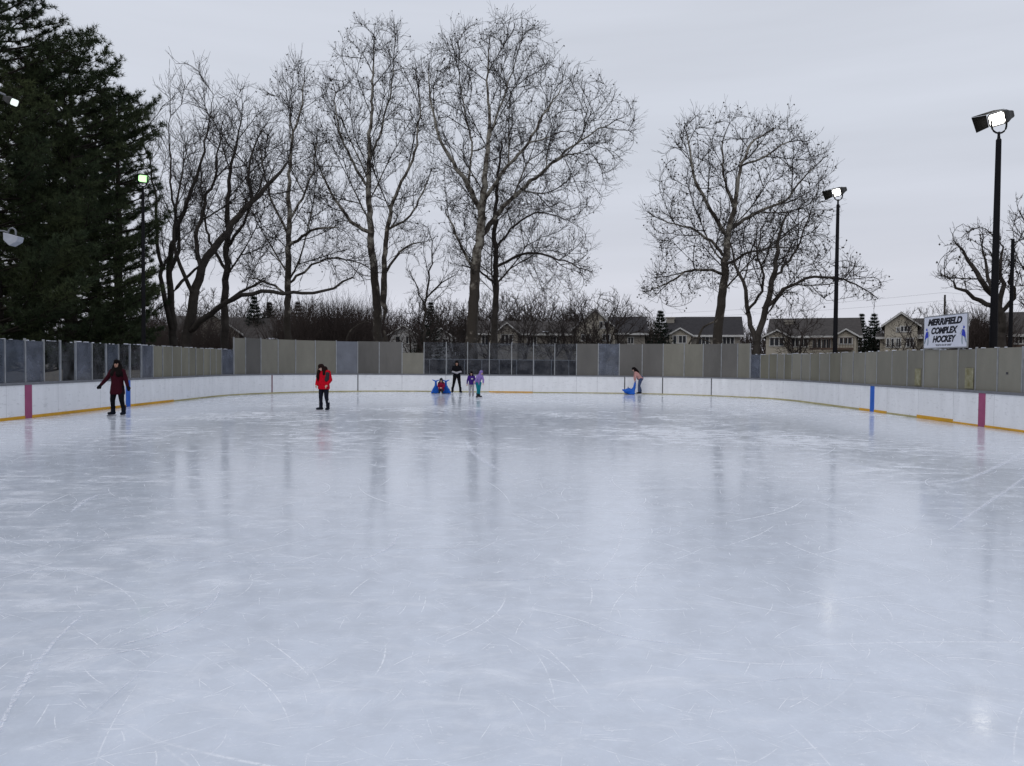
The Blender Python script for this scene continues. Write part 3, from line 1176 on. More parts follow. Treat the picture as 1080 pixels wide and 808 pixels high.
# ------------------------------------------------------------------ houses
def house(name, label, cx, d, gnd, parts):
    """parts built in metres around local origin at (cx, d); +x right, front faces the rink (-y)"""
    root = empty(name, (cx, d, gnd), label=label, cat='house')
    for p in parts:
        kind = p[0]
        if kind == 'block':       # gable end faces left/right: ridge runs along x
            _, x0, x1, dep, he, hr, wm, rm = p
            mb = MB()
            mb.box(((x0 + x1) / 2, dep / 2, he / 2), (x1 - x0, dep, he))
            for xx in (x0, x1 - 0.12):
                mb.prism([(xx, 0.0, he + 0.002), (xx, dep, he + 0.002), (xx, dep / 2, hr - 0.12)], (0.12, 0, 0))
            mb.build('wall', M[wm], root)
            mb = MB()
            o = 0.5
            sl_ = (hr - he) / (dep / 2)
            for sgn in (0, 1):
                ya, yb = (-o, dep / 2) if sgn == 0 else (dep + o, dep / 2)
                za = he - o * sl_
                mb.prism([(x0 - 0.4, ya, za), (x1 + 0.4, ya, za), (x1 + 0.4, yb, hr), (x0 - 0.4, yb, hr)], (0, 0, 0.18))
            rf = mb.build('roof', M[rm], root)
            mb = MB()
            mb.box(((x0 + x1) / 2, -o - 0.04, he - o * sl_ + 0.05), (x1 - x0 + 0.8, 0.06, 0.22))
            mb.build('gutter', M['trim'], root)
        elif kind == 'gable':     # gable faces the rink
            _, x0, x1, y0, dep, zb, he, hr, wm, rm = p
            mb = MB()
            xm = (x0 + x1) / 2
            mb.prism([(x0, y0, zb), (x1, y0, zb), (x1, y0, he), (xm, y0, hr - 0.1), (x0, y0, he)], (0, dep, 0))
            mb.build('wall', M[wm], root)
            sl_ = (hr - he) / (xm - x0)
            o = 0.35
            mb = MB()
            for s_ in (-1, 1):
                xe = xm + s_ * ((x1 - x0) / 2 + o)
                mb.prism([(xe, y0 - 0.35, he - o * sl_), (xm, y0 - 0.35, hr), (xm, y0 - 0.35, hr + 0.2), (xe, y0 - 0.35, he - o * sl_ + 0.2)], (0, dep + 0.35, 0))
            mb.build('roof', M[rm], root)
            mb = MB()
            for s_ in (-1, 1):
                xe = xm + s_ * ((x1 - x0) / 2 + o)
                mb.prism([(xe, y0 - 0.40, he - o * sl_ - 0.02), (xm, y0 - 0.40, hr - 0.02), (xm, y0 - 0.40, hr + 0.16), (xe, y0 - 0.40, he - o * sl_ + 0.16)], (0, 0.045, 0))
            mb.build('gable_trim', M['trim'], root)
        elif kind == 'win':
            _, x0, x1, z0, z1, y0, nx = p
            fr_ = MB()
            t = 0.09
            xm, zm = (x0 + x1) / 2, (z0 + z1) / 2
            fr_.box((xm, y0 - 0.03, z0 - t / 2), (x1 - x0 + 2 * t, 0.1, t)).box((xm, y0 - 0.03, z1 + t / 2), (x1 - x0 + 2 * t, 0.1, t))
            for i in range(nx + 1):
                xx = x0 + (x1 - x0) * i / nx
                fr_.box((xx, y0 - 0.035, zm), (t, 0.1, z1 - z0))
            w_ = fr_.build('window', M['trim'], root)
            pm = MB()
            pm.box((xm, y0 - 0.01, zm), (x1 - x0, 0.04, z1 - z0))
            pm.build('pane', M['pane'], w_)
        elif kind == 'chim':
            _, x0, y0, z0, z1 = p
            mb = MB()
            mb.box((x0, y0, (z0 + z1) / 2), (0.9, 0.9, z1 - z0)).box((x0, y0, z1 + 0.08), (1.1, 1.1, 0.16))
            mb.build('chimney', M['siding2'], root)
        elif kind == 'rail':
            _, x0, x1, z0, y0 = p[:5]
            mb = MB()
            mb.box(((x0 + x1) / 2, y0, z0 - 0.1), (x1 - x0, 0.1, 0.2)).box(((x0 + x1) / 2, y0, z0 + 1), (x1 - x0, 0.08, 0.08))
            k = int((x1 - x0) / 0.25)
            for i in range(k + 1):
                mb.box((x0 + (x1 - x0) * i / k, y0, z0 + 0.5), (0.04, 0.04, 0.95))
            mb.box(((x0 + x1) / 2, y0 + 1.0, z0 - 0.08), (x1 - x0, 1.9, 0.14))
            mb.build('balcony_railing', M['trim'] if p[-1] != 'd' else M['brickd'], root)
        elif kind == 'snow':
            _, pts_ = p
            mb = MB()
            mb.prism(pts_, (0, 0, 0.08))
            mb.build('roof_snow', M['snow'], root)
    return root


def hx(px, d):
    return W(px, 360, d).x


def hz(px, py, d):
    return W(px, py, d).z


def place_house(name, label, px, d, build):
    cx = hx(px, d)
    th = -math.atan2(cx, d)
    X = lambda a: (hx(a, d) - cx) * math.cos(th)
    Z = lambda b: hz(px, b, d) + 0.1
    o = house(name, label, cx, d, -0.1, build(X, Z))
    o.rotation_euler = (0, 0, th)
    return o


place_house('house', 'low grey house with patchy snow on its roof seen through the left bare trees', 243, 72, lambda X, Z: [
    ('block', X(188), X(291), 9, Z(357), Z(334), 'siding2', 'roofb'),
    ('gable', X(196), X(252), -2.5, 6, 0, Z(352), Z(333), 'siding2', 'roofb'),
    ('win', X(205), X(213), Z(364), Z(354), -2.5, 2), ('win', X(222), X(236), Z(364), Z(354), -2.5, 3), ('win', X(262), X(274), Z(368), Z(360), 0, 2),
    ('snow', [(X(281), -0.45, Z(357.5)), (X(293), -0.45, Z(357.5)), (X(287), 1.6, Z(352))])])
place_house('house', 'small pale gabled house beside the clustered thin trunks behind the end fence', 425, 98, lambda X, Z: [
    ('gable', X(411), X(440), 0, 9, 0, Z(353), Z(344), 'siding3', 'roofb'),
    ('win', X(417), X(422), Z(362), Z(355), 0, 1), ('win', X(428), X(434), Z(362), Z(355), 0, 2)])
place_house('house', 'small white gabled cottage just left of the big central tree trunk', 465, 96, lambda X, Z: [
    ('gable', X(452), X(478), 0, 9, 0, Z(356), Z(347), 'siding3', 'roofb'),
    ('win', X(456), X(461), Z(366), Z(358), 0, 1), ('win', X(467), X(473), Z(366), Z(358), 0, 2)])
place_house('house', 'long low beige house with snow on the ridge right of the central trunks', 563, 92, lambda X, Z: [
    ('block', X(503), X(607), 10, Z(352), Z(338), 'siding2', 'roofb'),
    ('gable', X(524), X(546), -1.5, 6, 0, Z(351), Z(342), 'siding2', 'roofb'),
    ('win', X(508), X(515), Z(364), Z(355), 0, 2), ('win', X(529), X(541), Z(364), Z(354), -1.5, 3), ('win', X(556), X(566), Z(364), Z(355), 0, 3), ('win', X(580), X(590), Z(364), Z(355), 0, 3),
    ('snow', [(X(523), 4.2, Z(342)), (X(541), 4.2, Z(342)), (X(540), 4.8, Z(338.5)), (X(526), 4.8, Z(338.5))]),
    ('snow', [(X(572), 0.2, Z(350.5)), (X(580), 0.2, Z(350.5)), (X(577), 1.6, Z(347))])])
place_house('house', 'two storey beige gabled house with dark roof wing in the centre background', 635, 88, lambda X, Z: [
    ('block', X(645), X(680), 10, Z(351), Z(333), 'siding2', 'roof'),
    ('gable', X(607), X(648), -3.0, 12, 0, Z(347), Z(329), 'siding', 'roofb'),
    ('win', X(632.5), X(635.5), Z(347), Z(341), -3.0, 1), ('win', X(637), X(640), Z(347), Z(341), -3.0, 1),
    ('win', X(614), X(617.5), Z(360), Z(354.5), -3.0, 1), ('win', X(619), X(622.5), Z(360), Z(354.5), -3.0, 1),
    ('win', X(635.5), X(638.5), Z(360), Z(354), -3.0, 1), ('win', X(640), X(643), Z(360), Z(354), -3.0, 1),
    ('win', X(662), X(668), Z(362), Z(356), 0, 2)])
place_house('house', 'wide dark roofed house behind the right sycamore trunk', 741, 84, lambda X, Z: [
    ('block', X(704), X(780), 10, Z(353), Z(333), 'siding2', 'roof'),
    ('gable', X(706), X(729), -1.6, 6, 0, Z(354), Z(347.5), 'siding', 'roof'),
    ('win', X(710), X(714), Z(362), Z(355), -1.6, 1), ('win', X(716), X(724), Z(362), Z(355), -1.6, 2), ('win', X(736), X(748), Z(363), Z(355.5), 0, 3), ('win', X(762), X(774), Z(363), Z(355.5), 0, 3),
    ('chim', X(705), 3.5, 3, Z(334))])
place_house('house', 'long house with dark roof two gables and balcony left of the corner light pole', 855, 80, lambda X, Z: [
    ('block', X(812), X(904), 10, Z(354), Z(334.5), 'siding', 'roofb'),
    ('gable', X(808), X(831), -2.0, 6, 0, Z(355), Z(349.5), 'siding', 'roof'),
    ('gable', X(880), X(901), -2.0, 6, 0, Z(355), Z(349), 'siding', 'roof'),
    ('win', X(812), X(827), Z(365), Z(357), -2.0, 3), ('win', X(834), X(852), Z(365.5), Z(357), 0, 4), ('win', X(857), X(876), Z(367), Z(358), 0, 4), ('win', X(884), X(897), Z(363), Z(357), -2.0, 3),
    ('chim', X(831), 3.5, 3, Z(337.5)), ('rail', X(854), X(898), Z(367.5), -3.2, 'd')])
place_house('house', 'tall beige gabled house with rows of windows just left of the hockey sign', 950, 76, lambda X, Z: [
    ('block', X(952), X(1004), 10, Z(353), Z(335), 'siding2', 'roofb'),
    ('gable', X(933), X(967), -1.0, 9, 0, Z(343), Z(331.5), 'siding', 'roofb'),
    ('block', X(928), X(972), 1.0, Z(355), Z(353), 'siding', 'roofb'),
    ('win', X(945.5), X(948), Z(350), Z(346.5), -1.0, 1), ('win', X(949.5), X(960), Z(350), Z(345), -1.0, 3),
    ('win', X(935), X(938), Z(366), Z(357.5), -1.0, 1), ('win', X(940), X(943), Z(366), Z(357.5), -1.0, 1), ('win', X(945), X(950), Z(366), Z(357.5), -1.0, 2), ('win', X(956), X(963), Z(366), Z(357.5), -1.0, 2)])
place_house('house', 'dark brown house with small paned windows at the far right edge', 1092, 62, lambda X, Z: [
    ('block', X(1048), X(1150), 10, Z(352), Z(327), 'brickd', 'roofb'),
    ('win', X(1070), X(1083), Z(362), Z(354), 0, 3), ('win', X(1100), X(1113), Z(362), Z(354), 0, 3),
    ('gable', X(1046), X(1058), -2.5, 5, 0, Z(360), Z(344), 'siding3', 'roofb')])

# ------------------------------------------------------------------ bare trees
def frusta(P0, P1, R0, R1, D0, D1, sides):
    """vectorised tapered tubes, returns verts and quads"""
    N = len(P0)

    def frame(D):
        D = D / np.maximum(np.linalg.norm(D, axis=1, keepdims=True), 1e-9)
        ref = np.tile(np.array([[0.29, 0.95, 0.11]]), (N, 1))
        u = np.cross(D, ref)
        bad = np.linalg.norm(u, axis=1) < 0.15
        u[bad] = np.cross(D[bad], np.array([[1.0, 0, 0]]))
        u /= np.linalg.norm(u, axis=1, keepdims=True)
        return u, np.cross(D, u)
    t = np.arange(sides) * 2 * np.pi / sides
    c, s = np.cos(t)[None, :, None], np.sin(t)[None, :, None]
    u0, w0 = frame(D0)
    u1, w1 = frame(D1)
    A = P0[:, None] + (u0[:, None] * c + w0[:, None] * s) * R0[:, None, None]
    B = P1[:, None] + (u1[:, None] * c + w1[:, None] * s) * R1[:, None, None]
    V = np.concatenate([A, B], axis=1).reshape(-1, 3)
    k = np.arange(sides)
    q = np.stack([k, (k + 1) % sides, (k + 1) % sides + sides, k + sides], axis=1)
    Q = (np.arange(N)[:, None, None] * 2 * sides + q[None]).reshape(-1, 4)
    return V, Q


def smooth_line(pts, step):
    """catmull-rom through points (with radius as 4th comp)"""
    pts = [np.array(p, float) for p in pts]
    P = [2 * pts[0] - pts[1]] + pts + [2 * pts[-1] - pts[-2]]
    out = []
    for i in range(1, len(P) - 2):
        p0, p1, p2, p3 = P[i - 1:i + 3]
        L = np.linalg.norm((p2 - p1)[:3])
        k = max(1, int(L / step))
        for j in range(k):
            t = j / k
            out.append(0.5 * ((2 * p1) + (-p0 + p2) * t + (2 * p0 - 5 * p1 + 4 * p2 - p3) * t * t + (-p0 + 3 * p1 - 3 * p2 + p3) * t ** 3))
    out.append(pts[-1])
    return out


def in_poly(x, y, poly):
    r = np.zeros(len(x), bool)
    n = len(poly)
    for i in range(n):
        x1, y1 = poly[i]
        x2, y2 = poly[(i + 1) % n]
        c = (y1 > y) != (y2 > y)
        with np.errstate(divide='ignore', invalid='ignore'):
            xi = (x2 - x1) * (y - y1) / (y2 - y1 if y2 != y1 else 1e-9) + x1
        r ^= c & (x < xi)
    return r


def branch_out(pos, par, rmin, lines_idx, rng, inside, step, dens, maxlev=3, lat=0.42, wig=0.055, upw=0.055):
    """side branches along each limb, repeated for the branches themselves"""
    todo = [(idx, 1) for idx in lines_idx]
    while todo:
        idx, lev = todo.pop(0)
        n = len(idx)
        total = n * step
        gap = max(1, int((1.35, 0.85, 0.6)[lev - 1] / step / dens + 0.5))
        j0 = int(n * (0.30 if lev == 1 else 0.12))
        az = rng.uniform(0, 6.28)
        for j in range(max(1, j0), n, gap):
            jj = min(n - 1, j + int(rng.integers(0, gap)))
            i = idx[jj]
            a = pos[i]
            d = a - pos[idx[jj - 1]] if jj > 0 else np.array([0, 0, 1.0])
            d = d / max(np.linalg.norm(d), 1e-6)
            az += 2.4 + rng.normal(0, 0.4)
            ref = np.array([0.3, 0.9, 0.1])
            u = np.cross(d, ref)
            u /= np.linalg.norm(u)
            w = np.cross(d, u)
            th = rng.uniform(0.55, 0.95)
            b = d * math.cos(th) + (u * math.cos(az) + w * math.sin(az)) * math.sin(th)
            rest = (n - jj) * step
            L = lat * rest * rng.uniform(0.7, 1.3) + rng.uniform(1.0, 2.4) / lev
            L = min(L, (9.0, 4.5, 2.2)[lev - 1])
            k = max(2, int(L / step))
            prev = i
            new = []
            p = a.copy()
            bend = rng.normal(0, 0.022, 3)
            for q in range(k):
                b = b + rng.normal(0, wig, 3) + bend + np.array([0, 0, upw])
                b /= np.linalg.norm(b)
                p = p + b * step
                if not inside(p):
                    if q > 0:
                        break
                if q > 0 and p[2] < 2.5:
                    break
                pos.append(p.copy())
                par.append(prev)
                rmin.append(0)
                prev = len(pos) - 1
                new.append(prev)
            if lev < maxlev and len(new) >= 3:
                todo.append((new, lev + 1))


def grow_tree(seeds, attract, rng, step=0.5, di=3.6, dk=0.95, iters=40, up=0.10, tip=0.0135, jit=0.15, twigs=2.0, twl=(0.6, 1.6), pexp=2.35, nodecap=26000, inside=None, dens=1.0, maxlev=3):
    """space colonisation from hand placed limbs, then random twigs.
    seeds: list of polylines [(x,y,z,r),...]; first is the trunk; the others start where they are told."""
    pos, par, rmin = [], [], []
    line_idx = []
    for li, line in enumerate(seeds):
        sm = smooth_line(line, step)
        line_idx.append(list(range(len(pos), len(pos) + len(sm))))
        for j, p in enumerate(sm):
            if j == 0:
                if li == 0 or line[0][3] < 0:
                    pr = -1
                else:
                    dd = np.linalg.norm(np.array([q[:3] for q in pos]) - p[:3], axis=1)
                    pr = int(dd.argmin())
            else:
                pr = len(pos) - 1
            w = p[:3].copy()
            if j > 0:
                w += rng.normal(0, 0.03 + 0.02 * abs(p[3] < 0.3), 3)
            pos.append(w)
            par.append(pr)
            rmin.append(abs(p[3]))
    pos = [np.array(p) for p in pos]
    if inside is not None:
        branch_out(pos, par, rmin, line_idx, rng, inside, step, dens, maxlev)
    A = attract.copy()
    NP = np.array(pos)
    best = np.full(len(A), 1e9)
    bi = np.zeros(len(A), int)
    for s in range(0, len(A), 400):
        dm = np.linalg.norm(A[s:s + 400, None] - NP[None], axis=2)
        bi[s:s + 400] = dm.argmin(1)
        best[s:s + 400] = dm.min(1)
    alive = best > dk
    A, best, bi = A[alive], best[alive], bi[alive]
    for it in range(iters):
        if len(A) == 0 or len(pos) > nodecap:
            break
        act = best < di * (1.0 if it < 60 else 3)
        if not act.any():
            if inside is not None:
                break
            di *= 1.6
            if di > 60:
                break
            continue
        idx = bi[act]
        NPa = np.array(pos)
        dv = A[act] - NPa[idx]
        dv /= np.maximum(np.linalg.norm(dv, axis=1, keepdims=True), 1e-6)
        uniq, inv = np.unique(idx, return_inverse=True)
        S = np.zeros((len(uniq), 3))
        np.add.at(S, inv, dv)
        S += rng.normal(0, jit, S.shape)
        # keep some of the parent's heading
        PD = np.array([NPa[u] - NPa[par[u]] if par[u] >= 0 else [0, 0, 1.0] for u in uniq])
        PD /= np.maximum(np.linalg.norm(PD, axis=1, keepdims=True), 1e-6)
        S /= np.maximum(np.linalg.norm(S, axis=1, keepdims=True), 1e-6)
        S = S + (1.4 if maxlev > 2 else 0.7) * PD + np.array([0, 0, up])
        S /= np.maximum(np.linalg.norm(S, axis=1, keepdims=True), 1e-6)
        NW = NPa[uniq] + S * step
        n0 = len(pos)
        for u, p in zip(uniq, NW):
            pos.append(p)
            par.append(int(u))
            rmin.append(0)
        dm = np.linalg.norm(A[:, None] - NW[None], axis=2)
        am = dm.argmin(1)
        mn = dm[np.arange(len(A)), am]
        upd = mn < best - 1e-6
        best[upd] = mn[upd]
        bi[upd] = am[upd] + n0
        keep = best > dk
        A, best, bi = A[keep], best[keep], bi[keep]
    N = len(pos)
    P = np.array(pos)
    par = np.array(par)
    rmin = np.array(rmin)
    # pipe model
    acc = np.zeros(N)
    main = np.full(N, -1)
    mainr = np.zeros(N)
    rad = np.zeros(N)
    # children always have larger index than parents
    for i in range(N - 1, -1, -1):
        r = acc[i] ** (1 / pexp) if acc[i] > 0 else tip
        if rmin[i] > 0:
            r = rmin[i]
        rad[i] = max(r, tip)
        p = par[i]
        if p >= 0:
            acc[p] += rad[i] ** pexp
            if rad[i] > mainr[p]:
                mainr[p] = rad[i]
                main[p] = i
    dirs = np.zeros((N, 3))
    has = par >= 0
    dirs[has] = P[has] - P[par[has]]
    avg = dirs / np.maximum(np.linalg.norm(dirs, axis=1, keepdims=True), 1e-9)
    for i in range(N):
        if main[i] >= 0:
            dd = dirs[main[i]]
            avg[i] += dd / max(np.linalg.norm(dd), 1e-9)
    ids = np.where(has)[0]
    pi = par[ids]
    ismain = main[pi] == ids
    R0 = np.where(ismain & (rad[pi] < rad[ids] * 1.6), rad[pi], rad[ids] * 1.15)
    D0 = np.where(ismain[:, None], avg[pi], dirs[ids])
    segs = dict(P0=P[pi], P1=P[ids], R0=R0, R1=rad[ids], D0=D0, D1=avg[ids])
    # twigs
    thin = ids[rad[ids] < 0.075]
    prob = rng.random(len(thin))
    reps = np.repeat(thin, rng.poisson(twigs * (1.15 if inside is not None else 1), len(thin)))
    T = {k: [] for k in ('P0', 'P1', 'R0', 'R1')}
    if len(reps):
        base = P[reps] - dirs[reps] * rng.random((len(reps), 1))
        hd = dirs[reps] / np.maximum(np.linalg.norm(dirs[reps], axis=1, keepdims=True), 1e-9)
        d_ = hd * 0.8 + rng.normal(0, 0.5, hd.shape) + np.array([0, 0, 0.32])
        d_ /= np.linalg.norm(d_, axis=1, keepdims=True)
        ln = rng.uniform(twl[0], twl[1], (len(reps), 1))
        p = base
        r = np.full(len(reps), tip * 0.85)
        for s in range(3):
            d_ = d_ + rng.normal(0, 0.2, d_.shape) + np.array([0, 0, 0.14])
            d_ /= np.linalg.norm(d_, axis=1, keepdims=True)
            q = p + d_ * ln / 3
            T['P0'].append(p)
            T['P1'].append(q)
            T['R0'].append(r)
            T['R1'].append(r * 0.8)
            # side twiglet
            if s < 2:
                e_ = d_ + rng.normal(0, 0.7, d_.shape)
                e_ /= np.linalg.norm(e_, axis=1, keepdims=True)
                q2 = q + e_ * ln * 0.3
                T['P0'].append(q)
                T['P1'].append(q2)
                T['R0'].append(r * 0.75)
                T['R1'].append(r * 0.6)
            p = q
            r = r * 0.85
        T = {k: np.concatenate(v) for k, v in T.items()}
    return segs, T, P, rad


def build_tree_meshes(segs, T, bark, twigm, root, split=0.045, balls=None):
    big = segs['R0'] >= split
    V, Q = frusta(*[segs[k][big] for k in ('P0', 'P1', 'R0', 'R1', 'D0', 'D1')], 9)
    np_mesh('trunk', V, Q, bark, root)
    V1, Q1 = frusta(*[segs[k][~big] for k in ('P0', 'P1', 'R0', 'R1', 'D0', 'D1')], 4)
    Vs, Qs, off = [V1], [Q1], len(V1)
    if len(T['P0']):
        D = T['P1'] - T['P0']
        V2, Q2 = frusta(T['P0'], T['P1'], T['R0'], T['R1'], D, D, 3)
        Vs.append(V2)
        Qs.append(Q2 + off)
        off += len(V2)
    cr = np_mesh('crown', np.concatenate(Vs), np.concatenate(Qs), twigm, root)
    if balls is not None and len(balls):
        # seed balls hanging among the twigs: small octahedra
        o = np.array([[1, 0, 0], [-1, 0, 0], [0, 1, 0], [0, -1, 0], [0, 0, 1], [0, 0, -1]]) * 0.066
        Vb = (balls[:, None] + o[None]).reshape(-1, 3)
        fb = np.array([[0, 2, 4], [2, 1, 4], [1, 3, 4], [3, 0, 4], [2, 0, 5], [1, 2, 5], [3, 1, 5], [0, 3, 5]])
        Qb = (np.arange(len(balls))[:, None, None] * 6 + fb[None]).reshape(-1, 3)
        tag(np_mesh('seed_balls', Vb, Qb, M['bark'], root, k=3), kind='stuff')
    return cr


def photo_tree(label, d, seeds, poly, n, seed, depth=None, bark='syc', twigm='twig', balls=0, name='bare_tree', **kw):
    """seeds in photo px: [(x,y,r,ddepth),...]"""
    rng = np.random.default_rng(seed)
    lines = []
    for s in seeds:
        ln = []
        for (x, y, r, dd) in s:
            w = W(x, y, d + dd)
            ln.append((w.x, w.y, w.z, r * 0.87))
        lines.append(ln)
    x, y, r = lines[0][0][0], lines[0][0][1], lines[0][0][3]
    lines[0] = [(x, y, -0.2, r * 1.25)] + lines[0]
    base = Vector((x, y, -0.1))
    poly = np.array(poly, float)
    xs = rng.uniform(poly[:, 0].min(), poly[:, 0].max(), n * 6)
    ys = rng.uniform(poly[:, 1].min(), poly[:, 1].max(), n * 6)
    m = in_poly(xs, ys, poly)
    xs, ys = xs[m][:n], ys[m][:n]
    cx = poly[:, 0].mean()
    hw = (poly[:, 0].max() - poly[:, 0].min()) / 2
    dep = depth or hw / F * d * 0.75
    pr = np.sqrt(np.clip(1 - ((xs - cx) / (hw * 1.1)) ** 2, 0.1, 1)) * dep
    dd = rng.uniform(-1, 1, len(xs)) * pr
    A = np.array([W(a, b_, d + c)[:] for a, b_, c in zip(xs, ys, dd)])
    # raster of the crown outline, grown a little, to stop branches at it
    gx0, gy0 = poly.min(0) - 6
    gx1, gy1 = poly.max(0) + 6
    gxs, gys = np.arange(gx0, gx1, 2), np.arange(gy0, gy1, 2)
    GX, GY = np.meshgrid(gxs, gys)
    ctr = poly.mean(0)
    big = ctr + (poly - ctr) * 1.03
    mask = in_poly(GX.ravel(), GY.ravel(), big).reshape(GX.shape)
    CT = np.array(CM.transposed())
    cp = np.array(CAM[:])
    maxdep = dep * 1.1

    def inside(p):
        q = CT @ (p - cp)
        x_ = 540 + F * q[0] / -q[2]
        y_ = 404 - F * q[1] / -q[2]
        if abs(p[1] - d) > maxdep:
            return False
        i_, j_ = int((y_ - gy0) / 2), int((x_ - gx0) / 2)
        return 0 <= i_ < mask.shape[0] and 0 <= j_ < mask.shape[1] and bool(mask[i_, j_])
    segs, T, P, rad = grow_tree(lines, A, rng, inside=inside, **kw)
    root = empty(name, base, label=label, cat='tree')
    off = np.array(base[:])
    for k in ('P0', 'P1'):
        segs[k] = segs[k] - off
        if len(T[k]):
            T[k] = T[k] - off
    bl = None
    if balls and len(T['P1']):
        idx = rng.choice(len(T['P1']), min(balls, len(T['P1'])), replace=False)
        bl = T['P1'][idx] - np.array([0, 0, 0.08])
    build_tree_meshes(segs, T, M[bark], M[twigm], root, balls=bl)
    return root


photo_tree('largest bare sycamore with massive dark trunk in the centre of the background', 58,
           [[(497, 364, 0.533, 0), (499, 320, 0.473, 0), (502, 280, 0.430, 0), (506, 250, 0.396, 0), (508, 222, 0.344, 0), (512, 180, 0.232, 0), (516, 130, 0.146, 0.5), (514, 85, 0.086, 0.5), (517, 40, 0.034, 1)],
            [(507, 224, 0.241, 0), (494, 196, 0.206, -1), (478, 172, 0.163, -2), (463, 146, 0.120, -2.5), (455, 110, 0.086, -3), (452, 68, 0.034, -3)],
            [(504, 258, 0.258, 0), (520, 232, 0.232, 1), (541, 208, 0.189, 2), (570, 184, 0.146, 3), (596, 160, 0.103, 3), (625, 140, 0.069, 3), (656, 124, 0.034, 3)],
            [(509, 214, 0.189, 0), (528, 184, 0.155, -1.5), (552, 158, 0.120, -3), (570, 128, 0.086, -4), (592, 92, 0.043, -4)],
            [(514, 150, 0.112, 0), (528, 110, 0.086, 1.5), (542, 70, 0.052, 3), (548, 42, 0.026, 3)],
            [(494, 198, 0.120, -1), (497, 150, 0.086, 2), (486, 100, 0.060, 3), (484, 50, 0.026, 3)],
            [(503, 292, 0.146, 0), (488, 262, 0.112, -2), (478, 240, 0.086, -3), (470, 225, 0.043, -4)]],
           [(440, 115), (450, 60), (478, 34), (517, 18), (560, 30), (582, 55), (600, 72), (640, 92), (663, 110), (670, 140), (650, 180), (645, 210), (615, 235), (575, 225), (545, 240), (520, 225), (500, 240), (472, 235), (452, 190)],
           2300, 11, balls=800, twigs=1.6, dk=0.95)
photo_tree('slender bare tree close behind the central sycamore with low spreading limbs', 64,
           [[(521, 364, .34, 0), (522, 320, .29, 0), (523, 280, .25, 0), (522, 240, .21, 0), (525, 190, .14, 0), (530, 150, .08, 0)],
            [(523, 282, .15, 0), (545, 270, .12, -1), (570, 268, .10, -2), (595, 276, .07, -3), (625, 288, .04, -3)],
            [(522, 262, .12, 0), (545, 236, .10, 2), (570, 224, .07, 3), (598, 232, .04, 4)],
            [(523, 300, .12, 0), (506, 286, .09, -2), (488, 280, .06, -3)]],
           [(468, 205), (474, 270), (486, 300), (520, 305), (560, 312), (600, 312), (626, 296), (615, 250), (600, 220), (560, 210), (530, 150), (512, 160), (505, 215)],
           1150, 12, bark='bark', twigs=1.8, balls=350)
photo_tree('tall forked sycamore with mottled twin trunks left of the largest tree', 60,
           [[(399, 364, .42, 0), (397, 320, .38, 0), (394, 280, .34, 0), (391, 250, .30, 0), (389, 200, .24, 0), (390, 150, .17, 0), (393, 100, .11, 0), (394, 45, .04, 0)],
            [(406, 362, -.30, -1), (405, 320, .26, -1), (405, 280, .23, -1), (408, 245, .20, -1), (413, 218, .17, -1), (424, 192, .13, -2), (437, 160, .10, -3), (443, 115, .06, -3), (438, 70, .03, -3)],
            [(391, 246, .19, 0), (374, 236, .16, 1), (356, 214, .13, 2), (343, 190, .09, 2), (331, 165, .04, 2)],
            [(390, 200, .14, 0), (372, 172, .11, -1.5), (358, 138, .08, -3), (352, 90, .04, -3)],
            [(409, 242, .12, -1), (432, 228, .09, -1), (447, 200, .07, 0), (456, 178, .04, 0)],
            [(406, 290, .12, -1), (424, 262, .10, 1), (442, 256, .06, 2)],
            [(390, 170, .12, 0), (404, 130, .09, 2), (414, 85, .06, 3), (416, 45, .03, 3)]],
           [(326, 205), (318, 150), (335, 110), (346, 55), (380, 26), (420, 30), (441, 60), (450, 110), (456, 190), (452, 250), (430, 285), (412, 262), (400, 225), (385, 260), (356, 270), (335, 240)],
           1900, 13, balls=500, twigs=1.6)
photo_tree('pale trunked sycamore with white upper limbs left of the forked sycamore', 56,
           [[(303, 358, .30, 0), (303, 320, .27, 0), (304, 280, .25, 0), (305, 240, .21, 0), (305, 200, .16, 0), (308, 150, .11, 0), (318, 110, .07, 0), (322, 70, .03, 0)],
            [(304, 262, .14, 0), (318, 250, .12, -1), (335, 242, .09, -2), (356, 240, .05, -2)],
            [(305, 232, .12, 0), (318, 210, .10, 1.5), (330, 180, .07, 2), (336, 130, .03, 2)],
            [(305, 250, .12, 0), (290, 220, .10, -1), (278, 180, .07, -2), (272, 140, .03, -2)],
            [(304, 300, .12, 0), (325, 283, .10, 1), (350, 272, .07, 2), (380, 278, .05, 2), (398, 290, .03, 2)],
            [(304, 312, .11, 0), (284, 298, .09, 1), (262, 292, .05, 2)]],
           [(258, 220), (262, 140), (285, 95), (305, 62), (326, 70), (340, 110), (350, 180), (362, 235), (400, 280), (392, 305), (345, 296), (318, 290), (300, 300), (262, 300), (252, 270)],
           1500, 14, twigs=1.5, balls=250)
photo_tree('bare tree with straight pale trunk between the leaning tree and the white sycamore', 50,
           [[(237, 364, .30, 0), (238, 320, .27, 0), (239, 270, .22, 0), (240, 220, .17, 0), (244, 175, .11, 0), (252, 140, .06, 0), (256, 112, .03, 0)],
            [(239, 262, .13, 0), (256, 236, .10, -1), (270, 205, .07, -2), (284, 168, .03, -2)],
            [(239, 285, .13, 0), (222, 255, .10, 1), (214, 215, .07, 2), (212, 170, .04, 2)],
            [(238, 320, .12, 0), (258, 306, .10, -1), (280, 296, .06, -2)]],
           [(200, 215), (206, 150), (225, 115), (250, 95), (275, 110), (292, 150), (298, 200), (300, 260), (290, 300), (255, 300), (215, 290), (200, 260)],
           1150, 15, bark='bark', twigs=1.6)
